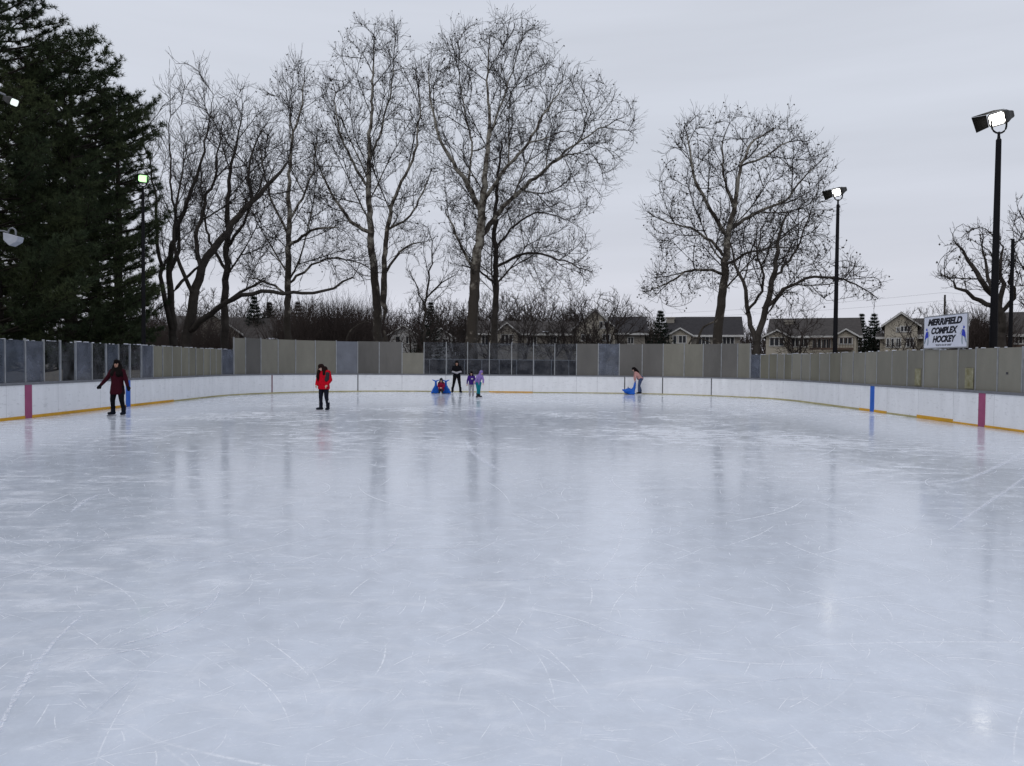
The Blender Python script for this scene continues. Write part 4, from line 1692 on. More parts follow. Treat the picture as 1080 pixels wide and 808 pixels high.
photo_tree('dark tree leaning hard to the right with long low arching limb beside the pines', 45,
           [[(196, 362, .36, 0), (203, 330, .33, 0), (206, 305, .30, 0), (213, 282, .27, 0), (226, 262, .24, 0), (246, 236, .21, 0), (266, 212, .17, 0), (288, 190, .12, 0), (304, 172, .06, 0)],
            [(199, 350, .22, 0), (222, 330, .19, -1), (246, 316, .16, -1.5), (276, 308, .13, -2), (310, 308, .11, -2), (340, 309, .09, -2), (362, 298, .07, -2), (378, 282, .03, -2)],
            [(212, 284, .16, 0), (208, 250, .14, 1), (216, 215, .11, 2), (228, 180, .08, 2), (232, 140, .04, 2)],
            [(205, 312, .15, 0), (190, 280, .12, -1), (182, 240, .09, -2), (190, 200, .06, -2), (196, 160, .03, -2)],
            [(266, 212, .10, 0), (262, 180, .08, -1), (270, 150, .05, -1), (280, 130, .03, -1)]],
           [(180, 240), (185, 170), (200, 130), (235, 120), (262, 140), (300, 128), (330, 160), (332, 190), (300, 215), (275, 240), (240, 262), (222, 240), (200, 290), (186, 280)],
           950, 16, bark='bark', twigs=1.5)
photo_tree('bare dark multi stemmed tree whose top rises beside the right hand pine', 47,
           [[(183, 364, .28, 0), (181, 330, .25, 0), (178, 290, .21, 0), (184, 250, .17, 0), (198, 214, .13, 0), (210, 180, .09, 0), (218, 140, .06, 0), (226, 100, .025, 0)],
            [(182, 350, .2, 0), (172, 310, .16, -1), (168, 270, .12, -1), (165, 230, .09, -2), (160, 180, .05, -2), (150, 140, .02, -2)],
            [(178, 290, .13, 0), (190, 260, .11, 2), (182, 210, .08, 2), (178, 150, .05, 2), (180, 95, .02, 2)],
            [(180, 312, .13, 0), (200, 290, .1, 1), (220, 275, .06, 1), (236, 250, .03, 1)]],
           [(148, 230), (148, 160), (165, 105), (178, 78), (205, 72), (228, 92), (238, 130), (228, 190), (210, 240), (225, 280), (190, 290), (160, 290)],
           1100, 17, bark='bark', twigs=1.6)
photo_tree('broad bare sycamore with pale upper limbs standing alone on the right', 56,
           [[(757, 364, .42, 0), (760, 330, .38, 0), (763, 300, .34, 0), (766, 270, .30, 0), (769, 246, .26, 0), (775, 215, .19, 0), (781, 180, .14, 0), (792, 152, .09, .5), (815, 136, .04, 1)],
            [(768, 250, .19, 0), (757, 234, .17, -1), (746, 214, .14, -2), (732, 188, .10, -2.5), (728, 160, .07, -3), (722, 135, .03, -3)],
            [(770, 243, .17, 0), (785, 232, .15, 1), (806, 220, .13, 2), (828, 211, .10, 2), (845, 190, .07, 3), (868, 168, .03, 3)],
            [(764, 290, .13, 0), (745, 284, .11, -1), (722, 288, .09, -2), (700, 300, .06, -2), (682, 308, .03, -2)],
            [(766, 272, .14, 0), (750, 254, .12, 2), (728, 240, .09, 3), (704, 234, .06, 3), (682, 222, .03, 3)],
            [(774, 220, .12, 0), (764, 185, .09, -1.5), (762, 150, .05, -2), (770, 130, .03, -2)],
            [(782, 175, .10, 0), (806, 166, .08, -1), (832, 150, .05, -2), (850, 150, .03, -2)],
            [(765, 282, .12, 0), (785, 268, .10, -2), (812, 262, .07, -3), (840, 262, .03, -3)]],
           [(679, 225), (696, 205), (694, 180), (712, 150), (726, 122), (760, 128), (800, 122), (835, 130), (850, 148), (880, 160), (884, 200), (872, 232), (845, 250), (862, 285), (820, 290), (785, 285), (770, 310), (740, 316), (700, 318), (672, 312), (690, 275)],
           1750, 18, balls=1100, twigs=1.6, jit=0.2)
photo_tree('dark multi stemmed tree with long drooping limb reaching behind the corner light pole', 49,
           [[(799, 364, .25, 0), (806, 335, .23, 0), (813, 305, .20, 0), (818, 275, .16, 0), (821, 250, .11, 0), (828, 228, .06, 0)],
            [(808, 326, .14, 0), (826, 306, .12, -1), (850, 294, .10, -1.5), (880, 293, .08, -2), (905, 300, .05, -2), (925, 316, .025, -2)],
            [(797, 360, .2, 0), (789, 335, .17, 1), (786, 305, .14, 1), (776, 280, .10, 2), (770, 255, .05, 2)],
            [(814, 300, .11, 0), (835, 270, .09, 2), (850, 240, .05, 2), (858, 215, .03, 2)],
            [(788, 330, .11, 1), (806, 300, .09, -1), (800, 262, .06, -2), (806, 235, .03, -2)]],
           [(770, 262), (790, 230), (812, 212), (850, 208), (872, 228), (880, 262), (905, 275), (928, 300), (918, 324), (885, 318), (850, 322), (820, 330), (790, 322), (776, 300)],
           1050, 19, bark='bark', twl=(0.4, 1.0), twigs=1.5, dk=0.8, balls=200)
photo_tree('bare spreading tree with curved grey trunk behind the hockey sign', 41,
           [[(1056, 366, .30, 0), (1056, 345, .28, 0), (1053, 325, .26, 0), (1050, 315, .2, 0), (1038, 300, .16, -1), (1025, 282, .12, -1), (1015, 265, .07, -1), (1006, 252, .03, -1)],
            [(1053, 326, .17, 0), (1034, 318, .14, 1), (1018, 308, .11, 1), (1004, 298, .06, 1), (995, 290, .03, 1)],
            [(1054, 322, .16, 0), (1058, 300, .13, 0), (1055, 280, .10, 0), (1058, 262, .05, 0)],
            [(1050, 316, .12, 0), (1042, 290, .1, 1.5), (1038, 268, .06, 2), (1036, 252, .03, 2)],
            [(1056, 330, .13, 0), (1070, 312, .11, -.5), (1064, 290, .08, -1), (1070, 272, .04, -1)]],
           [(990, 295), (996, 268), (1012, 248), (1038, 240), (1060, 252), (1075, 280), (1080, 310), (1060, 312), (1035, 308), (1010, 312)],
           650, 20, bark='bark', step=0.35, dk=0.6, twl=(0.3, 0.8), twigs=1.4, balls=60)
photo_tree('bare tree just beyond the right edge reaching its branches into view', 37,
           [[(1118, 366, .28, 0), (1117, 330, .25, 0), (1114, 300, .2, 0), (1108, 265, .14, 0), (1104, 235, .08, 0), (1100, 205, .03, 0)],
            [(1116, 320, .14, 0), (1100, 300, .11, 0), (1086, 288, .08, 0), (1074, 276, .03, 0)],
            [(1113, 290, .14, 0), (1094, 262, .1, 0), (1082, 240, .06, 0), (1072, 222, .03, 0)],
            [(1117, 335, .12, 0), (1098, 330, .09, 0), (1080, 326, .05, 0)]],
           [(1068, 222), (1080, 200), (1110, 190), (1150, 200), (1160, 260), (1140, 310), (1100, 335), (1074, 335), (1066, 290)],
           650, 21, bark='bark', step=0.35, dk=0.65, twl=(0.3, 0.8), twigs=1.5)
photo_tree('slim bare sapling standing between the forked sycamore and the largest tree', 62,
           [[(447, 364, .14, 0), (448, 335, .12, 0), (452, 300, .09, 0), (456, 265, .05, 0), (452, 240, .03, 0)],
            [(449, 330, .08, 0), (440, 305, .06, 0), (432, 285, .03, 0)],
            [(450, 315, .08, 0), (466, 298, .06, 0), (480, 290, .03, 0)]],
           [(426, 320), (428, 280), (445, 240), (465, 240), (482, 275), (484, 310), (460, 325)],
           380, 22, bark='bark', twigs=1.3, twl=(.4, .9))


# fallen pale limbs leaning on the ground
def limb(label, d, pts, r):
    mb = MB()
    w = [W(x, y, d) for x, y in pts]
    sm = smooth_line([(*p, 0) for p in w], 0.25)
    k = len(sm)
    mb.tube([p[:3] for p in sm], [r * (1 - 0.6 * i / k) for i in range(k)], 7)
    tag(mb.build('fallen_limb', M['syc'], smooth=True), label, 'branch')


limb('pale fallen limb bent over the brush above the left end fence', 56, [(362, 386), (366, 356), (374, 345), (382, 341), (389, 339)], 0.09)
limb('pale curved limb arching down left of the right sycamore trunk', 52, [(733, 386), (736, 360), (742, 345), (752, 340), (757, 334)], 0.12)
limb('short pale curved limb near the ground left of the right sycamore', 51, [(725, 386), (727, 362), (733, 356), (742, 358), (750, 362)], 0.08)

# ------------------------------------------------------------------ background rows of small bare trees
def proto_tree(seed, h, spread, shape):
    rng = np.random.default_rng(seed)
    n = 300
    a = rng.uniform(0, 2 * np.pi, n)
    z = rng.uniform(0.18 if shape else 0.3, 1, n)
    prof = np.sqrt(np.clip(1 - ((z - 0.58) / 0.46) ** 2, 0.02, 1))
    rr = np.sqrt(rng.random(n)) * spread * prof
    A = np.stack([rr * np.cos(a), rr * np.sin(a), z * h], axis=1)
    lean = rng.normal(0, 0.3, 2)
    seeds = [[(0, 0, -0.3, .19), (0, 0, h * 0.2, .16), (lean[0], lean[1], h * 0.4, .12), (lean[0] * 1.5, lean[1], h * 0.65, .07)]]
    for k in range(4):
        t = rng.uniform(0, 6.28)
        seeds.append([(lean[0] * .4, lean[1] * .4, h * (0.2 + 0.05 * k), .09), (math.cos(t) * spread * .3, math.sin(t) * spread * .3, h * 0.42, .06), (math.cos(t) * spread * .6, math.sin(t) * spread * .6, h * 0.62, .03)])

    def inside(p):
        zz = p[2] / h
        if zz < 0.1 or zz > 1.02:
            return False
        rad_ = spread * math.sqrt(max(0.02, 1 - ((zz - 0.58) / 0.5) ** 2)) * 1.05
        return p[0] ** 2 + p[1] ** 2 < rad_ ** 2
    segs, T, P, rad = grow_tree(seeds, A, rng, step=0.4, dk=0.7, tip=0.019, twigs=1.1, twl=(0.5, 1.2), iters=14, up=0.2, inside=inside, maxlev=2, dens=1.2, di=2.5)
    root = empty('bare_tree', (0, 0, 0))
    build_tree_meshes(segs, T, M['farbark'], M['farbark'], root, split=0.06)
    return root


protos = [proto_tree(31, 9.0, 3.2, 0), proto_tree(32, 10.5, 2.6, 0), proto_tree(33, 8.0, 3.8, 1), proto_tree(34, 9.5, 3.0, 1), proto_tree(35, 7.0, 2.8, 1)]
used = [False] * 5
rr = random.Random(5)


def bg_tree(px, ytop, d, label, group, pi=None):
    i = rr.randrange(5) if pi is None else pi
    o = protos[i] if not used[i] else copy_tree(protos[i])
    used[i] = True
    hh = [9.0, 10.5, 8.0, 9.5, 7.0][i]
    w = W(px, 380, d)
    z = W(px, ytop, d).z
    s = (z + 0.1) / (hh * 1.04)
    o.location = (w.x, w.y, -0.1)
    o.scale = (s * rr.uniform(0.9, 1.2), s * rr.uniform(0.9, 1.2), s)
    o.rotation_euler = (0, 0, rr.uniform(0, 6.28))
    tag(o, label, 'tree', group)


bg_tree(637, 303, 74, 'round crowned bare tree in front of the two storey beige gabled house', None, 2)
bg_tree(664, 318, 100, 'small pale bare tree just right of the round crowned tree', None, 0)
bg_tree(600, 305, 80, 'bushy bare tree over the long low beige house', None, 3)
bg_tree(842, 315, 70, 'bare tree in front of the long house with two gables', None, 3)
bg_tree(962, 335, 66, 'small dark bare tree in front of the tall beige house', None, 4)
bg_tree(990, 318, 108, 'pale bare tree showing above the hockey sign', None, 0)
bg_tree(964, 322, 120, 'far small bare tree above the tall beige house roof', None, 1)
bg_tree(1030, 322, 90, 'bare tree right of the hockey sign behind the dark shrubs', None, 2)
bg_tree(212, 300, 66, 'bare tree in front of the low grey house left side', None, 1)
bg_tree(276, 296, 82, 'bare tree behind the snowy corner of the low grey house', None, 0)
G1 = 'bare trees in the distant brown row left of centre'
G2 = 'bare trees in the distant brown row behind the central trunks'
G3 = 'bare trees in the distant row behind the right hand houses'
for k in range(26):
    x = 150 + k * 11.5 + rr.uniform(-5, 5)
    bg_tree(x, rr.uniform(312, 338), rr.uniform(90, 118), 'small bare brown tree in the distant row left of the central trunks', G1)
for k in range(24):
    x = 445 + k * 8.6 + rr.uniform(-4, 4)
    bg_tree(x, rr.uniform(300, 328) + max(0, (k - 19)) * 4, rr.uniform(98, 128) if k % 4 else rr.uniform(72, 84), 'small bare brown tree in the distant row around the central trunks', G2)
for k in range(16):
    x = 690 + k * 26 + rr.uniform(-9, 9)
    bg_tree(x, rr.uniform(334, 346), rr.uniform(120, 150), 'small bare tree in the faint distant row behind the right hand houses', G3)

# thicket: a far-off brown wood that reads as one mass
rng = np.random.default_rng(3)


def thicket(name, label, x0, x1, y0, d0, d1, n, w0, seed, fall=lambda x: 0):
    rng = np.random.default_rng(seed)
    xs = rng.uniform(x0, x1, n)
    ds = rng.uniform(d0, d1, n)
    P0, P1, R0, R1 = [], [], [], []
    for x, dd in zip(xs, ds):
        top = y0 + abs(rng.normal(0, 5)) + fall(x) + 3 * math.sin(x * 0.12)
        b_ = W(x, 380, dd)
        h = W(x, top, dd).z
        p = np.array([b_.x, b_.y, -0.1])
        dr = np.array([rng.normal(0, 0.12), rng.normal(0, 0.12), 1])
        k = 4
        r = w0 * rng.uniform(0.6, 1.3)
        for j in range(k):
            q = p + dr / np.linalg.norm(dr) * (h / k)
            P0.append(p); P1.append(q); R0.append(r); R1.append(r * 0.75)
            for _ in range(3):
                e_ = dr + rng.normal(0, 0.55, 3)
                e_[2] = abs(e_[2])
                P0.append(q); P1.append(q + e_ * rng.uniform(0.4, 1.1)); R0.append(r * 0.5); R1.append(r * 0.3)
            dr = dr + rng.normal(0, 0.16, 3)
            p = q
            r *= 0.75
    P0, P1 = np.array(P0), np.array(P1)
    V, Q = frusta(P0, P1, np.array(R0), np.array(R1), P1 - P0, P1 - P0, 3)
    o = np_mesh(name, V, Q, M['thicket'])
    tag(o, label, 'thicket', kind='stuff')


thicket('thicket', 'dense brown brush wood behind the left part of the end fence', 290, 402, 325, 62, 78, 800, 0.045, 41, lambda x: max(0, 318 - x) * 0.5)
thicket('thicket', 'distant brown wood forming a low band across the horizon', 60, 700, 336, 125, 150, 2800, 0.08, 42)
thicket('thicket', 'distant brown wood low behind the right hand houses', 680, 1110, 348, 150, 175, 2400, 0.10, 43)
thicket('thicket', 'dark scrub growing between the tree trunks and the left fence', 150, 250, 348, 55, 66, 500, 0.04, 44)
thicket('thicket', 'low dark shrubs growing right of the hockey sign', 1018, 1050, 346, 44, 50, 400, 0.04, 45)

# ------------------------------------------------------------------ conifers
def conifer_mesh(rng, h, width, z0, tuft_n, needle, droop=0.0, blob=0.35, density=1.0, px=None):
    """returns trunk seg arrays and needle triangles. width(t) gives crown radius, t=height fraction"""
    P0, P1, R0, R1 = [], [], [], []
    tufts = []
    z = z0
    while z < h:
        t = z / h
        nb = rng.integers(4, 7)
        a0 = rng.uniform(0, 6.28)
        for k in range(nb):
            a = a0 + 6.283 * k / nb + rng.normal(0, 0.25)
            L = width(t, a) * rng.uniform(0.75, 1.08)
            if L < 0.15:
                L = 0.15
            up0 = (0.25 + 0.5 * t) - droop
            p = np.array([0, 0, z])
            dr = np.array([math.cos(a), math.sin(a), up0 * 0.5])
            m = max(3, int(L / 0.45))
            r = 0.02 + 0.012 * L
            for j in range(m):
                q = p + dr / np.linalg.norm(dr) * L / m
                P0.append(p); P1.append(q); R0.append(r); R1.append(r * 0.85)
                f_ = (j + 1) / m
                if f_ > 0.25:
                    ns_ = int(2 + 2 * density)
                    for _ in range(ns_):
                        sd_ = rng.choice([-1, 1])
                        sl = L * 0.33 * (1.15 - f_ * 0.6) * rng.uniform(0.4, 1)
                        e_ = dr / np.linalg.norm(dr) * 0.8 + sd_ * np.array([-math.sin(a), math.cos(a), 0]) * rng.uniform(0.5, 1.1) + np.array([0, 0, rng.uniform(-0.05, 0.35)])
                        e_ /= np.linalg.norm(e_)
                        s_e = q + e_ * sl
                        P0.append(q); P1.append(s_e); R0.append(r * 0.4); R1.append(r * 0.2)
                        nt_ = max(2, int(sl / 0.22 * density))
                        for u in range(nt_):
                            tufts.append((*(q + e_ * sl * (u + rng.random()) / nt_ + rng.normal(0, 0.05, 3)), *e_))
                dr = dr + np.array([rng.normal(0, 0.08), rng.normal(0, 0.08), 0.06 + rng.normal(0, 0.04)])
                p = q
                r *= 0.85
            tufts.append((*p, *dr))
        z += rng.uniform(0.38, 0.62) * (h / 18) ** 0.5
    T = np.array(tufts)
    c, ax = T[:, :3], T[:, 3:]
    ax = ax / np.linalg.norm(ax, axis=1, keepdims=True)
    N = len(c)
    k = tuft_n
    d = ax[:, None] * 0.6 + rng.normal(0, 0.55, (N, k, 3)) + np.array([0, 0, 0.2])
    d /= np.linalg.norm(d, axis=2, keepdims=True)
    L = needle * rng.uniform(0.6, 1.15, (N, k, 1))
    side = np.cross(d, rng.normal(0, 1, (N, k, 3)))
    side /= np.linalg.norm(side, axis=2, keepdims=True)
    w = needle * 0.048
    A = c[:, None] + side * w
    B = c[:, None] - side * w
    C = c[:, None] + d * L
    V = np.stack([A, B, C], axis=2).reshape(-1, 3)
    Q = np.arange(len(V)).reshape(-1, 3)
    return (np.array(P0), np.array(P1), np.array(R0), np.array(R1)), V, Q


def conifer(label, px, ytop, d, width, z0, seed, tuft_n=15, needle=0.25, m='pine', droop=0.0, density=1.0, r0=0.25, name='pine_tree'):
    rng = np.random.default_rng(seed)
    w = W(px, 380, d)
    h = W(px, ytop, d).z + 0.1
    (P0, P1, R0, R1), V, Q = conifer_mesh(rng, h * 0.97, width, z0, tuft_n, needle, droop, density=density)
    root = empty(name, (w.x, w.y, -0.1), label=label, cat='tree')
    zs = np.linspace(-0.2, h * 0.98, 14)
    tp = np.stack([np.cumsum(rng.normal(0, 0.03, 14)), np.cumsum(rng.normal(0, 0.03, 14)), zs], axis=1)
    rad = r0 * (1 - 0.93 * np.linspace(0, 1, 14))
    a0, a1, b0_, b1 = tp[:-1], tp[1:], rad[:-1], rad[1:]
    V1, Q1 = frusta(a0, a1, b0_, b1, a1 - a0 + 0.0001, a1 - a0 + 0.0001, 9)
    V2, Q2 = frusta(P0, P1, R0, R1, P1 - P0, P1 - P0, 4)
    np_mesh('trunk', np.concatenate([V1, V2]), np.concatenate([Q1, Q2 + len(V1)]), M['pbark'], root)
    np_mesh('crown', V, Q, M[m], root, k=3)
    return root


def lobes(seed, base):
    r_ = random.Random(seed)
    ph = [r_.uniform(0, 6.28) for _ in range(4)]

    def f(t, a):
        return base(t) * (1 + 0.20 * math.sin(a * 2 + t * 9 + ph[0]) + 0.16 * math.sin(a * 3 - t * 17 + ph[1]))
    return f


conifer('towering dark pine at the left edge running out of the top of the picture', -4, -75, 32, lobes(1, lambda t: 3.7 * min(1, (1.05 - t) * 3.2) ** 0.7), 1.2, 51, density=1.75, r0=0.38)
conifer('dark pine with rounded shoulder second from the left edge', 72, 52, 35, lobes(2, lambda t: 3.2 * min(1, (1.03 - t) * 5) ** 0.6), 1.6, 52, density=1.75, r0=0.34)
conifer('dark pine with ragged right side behind the greenish floodlight pole', 124, 86, 38, lobes(3, lambda t: 1.9 * min(1, (1.03 - t) * 5) ** 0.6), 2.4, 53, density=1.75, r0=0.3)
conifer('dark pine filling the gap behind the two leftmost pines', 36, 60, 42, lobes(4, lambda t: 4.0 * min(1, (1.03 - t) * 2.2) ** 0.6), 1.0, 54, density=1.1, r0=0.3)
conifer('dark pine filling the gap behind the ragged right pine', 103, 110, 44, lobes(5, lambda t: 3.6 * min(1, (1.03 - t) * 2.2) ** 0.6), 1.0, 55, density=1.0, r0=0.3)
spr = lambda w_: (lambda t, a: w_ * 1.25 * max(0.02, 1 - t) ** 0.95)
sp_args = dict(m='spruce', droop=0.35, needle=0.26, tuft_n=9, density=0.9, name='spruce_tree', r0=0.15)
for i, (px, yt, d_, w_, lab) in enumerate([
        (268, 312, 76, 2.6, 'dark spruce behind the low grey house on the left'),
        (284, 318, 84, 2.8, 'dark spruce on the right of the low grey house'),
        (314, 316, 90, 2.8, 'dark spruce rising behind the pale trunked sycamore'),
        (696, 325, 82, 2.3, 'dark spruce just left of the wide dark roofed house'),
        (677, 331, 98, 2.0, 'small dark spruce at the right end of the two storey house roof'),
        (908, 330, 92, 1.8, 'narrow dark spruce right of the corner light pole'),
        (921, 329, 84, 2.2, 'dark spruce left of the tall beige gabled house'),
        (1028, 338, 56, 2.6, 'dark conifer shrub just right of the hockey sign'),
        (1010, 340, 70, 2.6, 'dark conifer behind the hockey sign'),
        (454, 318, 92, 2.6, 'dark spruce behind the small white cottage')]):
    conifer(lab, px, yt, d_, spr(w_), 0.3, 60 + i, **sp_args)

# ------------------------------------------------------------------ people
def capsule(mb, a, b, ra, rb, sides=14, sq=(1, 1)):
    """closed tapered capsule from stacked rings"""
    a, b = Vector(a), Vector(b)
    ax = b - a
    L = ax.length
    if L < 1e-5:
        ax = Vector((0, 0, 1))
        b = a + ax * 1e-3
        L = 1e-3
    ax = ax / L
    ref = Vector((0, 1, 0)) if abs(ax.y) < 0.9 else Vector((1, 0, 0))
    u = ax.cross(ref).normalized()
    w = ax.cross(u)
    prof = []
    for k in range(5):
        t = k / 4 * math.pi / 2
        prof.append((-math.cos(t) * ra, max(math.sin(t) * ra, 0.0008)))
    for k in range(5):
        t = k / 4 * math.pi / 2
        prof.append((L + math.sin(t) * rb, max(math.cos(t) * rb, 0.0008)))
    n = len(mb.v)
    for (h, r) in prof:
        for k in range(sides):
            t = 2 * math.pi * k / sides
            mb.v.append(a + ax * h + u * math.cos(t) * r * sq[0] + w * math.sin(t) * r * sq[1])
    for i in range(len(prof) - 1):
        for k in range(sides):
            p = n + i * sides + k
            q = n + i * sides + (k + 1) % sides
            mb.f.append([p, q, q + sides, p + sides])
    mb.f.append([n + k for k in range(sides)][::-1])
    mb.f.append([n + (len(prof) - 1) * sides + k for k in range(sides)])


def blob(name, parts, m, parent, voxel=0.012, smooth=4):
    """union of capsules fused into one continuous skin"""
    mb = MB()
    for p in parts:
        capsule(mb, *p)
    me = bpy.data.meshes.new('tmp')
    me.from_pydata([tuple(v) for v in mb.v], [], mb.f)
    o = bpy.data.objects.new('tmp', me)
    COL.objects.link(o)
    md = o.modifiers.new('r', 'REMESH')
    md.mode = 'VOXEL'
    md.voxel_size = voxel
    md2 = o.modifiers.new('s', 'SMOOTH')
    md2.iterations = smooth
    md2.factor = 0.5
    dg = bpy.context.evaluated_depsgraph_get()
    out = bpy.data.meshes.new_from_object(o.evaluated_get(dg))
    bpy.data.objects.remove(o)
    out.name = name
    return link_mesh(name, out, m, parent, smooth=True)


def V3(*a):
    return Vector(a)


def person(label, loc, H, face, J, wear, skin='skin', hair=None, extra=None):
    """H height; J joints in metres for a 1.65 m figure facing -Y; scaled to H. face = rotation about z"""
    root = empty('person', loc, R(face), label=label, cat='person')
    root.scale = (H / 1.65,) * 3
    j = dict(head=V3(0, 0, 1.53), neck=V3(0, 0, 1.40), chest=V3(0, 0, 1.24), waist=V3(0, 0, 1.02), pelvis=V3(0, 0, 0.90),
             shl=V3(0.17, 0, 1.34), shr=V3(-0.17, 0, 1.34), ell=V3(0.22, 0.02, 1.08), elr=V3(-0.22, 0.02, 1.08),
             wrl=V3(0.24, -0.04, 0.84), wrr=V3(-0.24, -0.04, 0.84),
             hpl=V3(0.09, 0, 0.88), hpr=V3(-0.09, 0, 0.88), knl=V3(0.10, -0.02, 0.49), knr=V3(-0.10, -0.02, 0.49),
             anl=V3(0.10, 0.02, 0.13), anr=V3(-0.10, 0.02, 0.13), facing=V3(0, -1, 0), toel=V3(0, -1, 0), toer=V3(0, -1, 0))
    j.update({k: (V3(*v) if not isinstance(v, Vector) else v) for k, v in J.items()})
    fd = j['facing'].normalized()
    rt = fd.cross(V3(0, 0, 1)).normalized()
    upv = rt.cross(fd).normalized()
    hd = j['head']
    parts = [(hd + upv * 0.02 + fd * -0.01, hd + upv * 0.035 + fd * 0.0, 0.088, 0.085), (hd + upv * -0.045 + fd * 0.03, hd + fd * 0.02, 0.055, 0.07),
             (hd + fd * 0.088 + upv * 0.01, hd + fd * 0.108 + upv * -0.015, 0.009, 0.014),
             (hd + rt * 0.082, hd + rt * 0.086 + upv * 0.03, 0.012, 0.014), (hd - rt * 0.082, hd - rt * 0.086 + upv * 0.03, 0.012, 0.014),
             (j['neck'] - V3(0, 0, 0.03), hd - upv * 0.05, 0.052, 0.050),
             (j['waist'], j['chest'], 0.115, 0.13, 14, (1.15, 0.85)), (j['chest'], j['neck'] - V3(0, 0, 0.06), 0.12, 0.07, 14, (1.1, 0.85)),
             (j['pelvis'], j['waist'], 0.135, 0.115, 14, (1.1, 0.9))]
    for s in 'lr':
        sh, el, wr, hp, kn, an = (j[a + s] for a in ('sh', 'el', 'wr', 'hp', 'kn', 'an'))
        parts += [(j['neck'] - V3(0, 0, 0.06), sh, 0.06, 0.055), (sh, el, 0.05, 0.038), (el, wr, 0.038, 0.026),
                  (hp, kn, 0.082, 0.046), (kn, an, 0.046, 0.028), (an, an + j['toe' + s] * 0.09 - V3(0, 0, 0.035), 0.032, 0.022), (hp, j['pelvis'], 0.09, 0.11)]
        hdv = (wr - el).normalized()
        sd = hdv.cross(fd)
        if sd.length < 0.2:
            sd = V3(1, 0, 0)
        sd.normalize()
        cur = hdv.cross(sd).normalized()
        palm = wr + hdv * 0.075
        parts += [(wr, palm, 0.027, 0.034, 10, (1.1, 0.6))]
        for q, (o, ln) in enumerate(((-0.028, 0.058), (-0.010, 0.070), (0.009, 0.066), (0.027, 0.050))):
            b0_ = palm + sd * o
            k1 = b0_ + hdv * ln * 0.55 + cur * 0.008
            k2 = k1 + hdv * ln * 0.4 + cur * 0.025
            parts += [(b0_, k1, 0.0105, 0.0095, 8), (k1, k2, 0.0095, 0.008, 8)]
        th0 = wr + hdv * 0.03 - sd * 0.028
        th1 = th0 + hdv * 0.035 - sd * 0.03 + cur * 0.01
        parts += [(th0, th1, 0.013, 0.012, 8), (th1, th1 + hdv * 0.03 + cur * 0.008, 0.012, 0.009, 8)]
    body = blob('body', parts, M[skin], root, voxel=0.009, smooth=2)
    # face details
    for s in (-1, 1):
        e = MB()
        c = hd + fd * 0.082 + rt * 0.032 * s + upv * 0.018
        capsule(e, c - rt * 0.006, c + rt * 0.006, 0.010, 0.010, 8)
        e.build('eye', M['hair'], body, smooth=True)
    e = MB()
    c = hd + fd * 0.086 - upv * 0.047
    capsule(e, c - rt * 0.018, c + rt * 0.018, 0.007, 0.007, 8)
    e.build('mouth', M['c_dred'], body, smooth=True)
    g = 0.016
    if 'trousers' in wear:
        tp = [(j['pelvis'] + V3(0, 0, 0.03), j['waist'] - V3(0, 0, 0.04), 0.135 + g, 0.125, 14, (1.08, 0.92))]
        fl = wear.get('flare', 0)
        for s in 'lr':
            tp += [(j['hp' + s], j['kn' + s], 0.088 + g, 0.056 + g), (j['kn' + s], j['an' + s] + V3(0, 0, 0.07), 0.054 + g, 0.038 + g + fl), (j['hp' + s], j['pelvis'], 0.095 + g, 0.115 + g)]
        blob('trousers', tp, M[wear['trousers']], root, voxel=0.014)
    if 'coat' in wear:
        hem = wear.get('hem', 0.0)
        g2 = wear.get('puff', 0.028)
        tp = [(j['waist'], j['chest'], 0.125 + g2, 0.135 + g2, 14, (1.15, 0.9)), (j['chest'], j['neck'] - V3(0, 0, 0.05), 0.13 + g2 * .8, 0.06 + g2, 14, (1.1, 0.88)),
              (j['pelvis'] - (j['waist'] - j['pelvis']).normalized() * hem, j['waist'], 0.14 + g2 + hem * 0.12, 0.125 + g2, 14, (1.12, 0.92))]
        slv = wear.get('sleeve', 1.0)
        for s in 'lr':
            sh, el, wr = j['sh' + s], j['el' + s], j['wr' + s]
            tp += [(j['neck'] - V3(0, 0, 0.06), sh, 0.06 + g2 * .8, 0.056 + g2 * .8), (sh, el, 0.052 + g2 * .8, 0.042 + g2 * .7)]
            if slv >= 1:
                tp += [(el, el.lerp(wr, 0.93), 0.042 + g2 * .7, 0.034 + g2 * .5)]
        ct = blob('coat' if hem > 0.05 else 'jacket', tp, M[wear['coat']], root, voxel=0.014)
        pv = j['pelvis'] - (j['waist'] - j['pelvis']).normalized() * (hem + 0.05)
        nrm = (j['waist'] - j['pelvis']).normalized()
        for v in ct.data.vertices:
            dd_ = (v.co - pv).dot(nrm)
            if dd_ < 0 and (v.co - pv - nrm * dd_).length < 0.3:
                v.co -= nrm * dd_
    if 'hood' in wear:
        blob('hood', [(hd + upv * 0.03 - fd * 0.03, hd + upv * 0.05 - fd * 0.02, 0.112, 0.108), (hd - fd * 0.04 - upv * 0.05, j['neck'] - fd * 0.03, 0.095, 0.09)], M[wear['hood']], root, voxel=0.014)
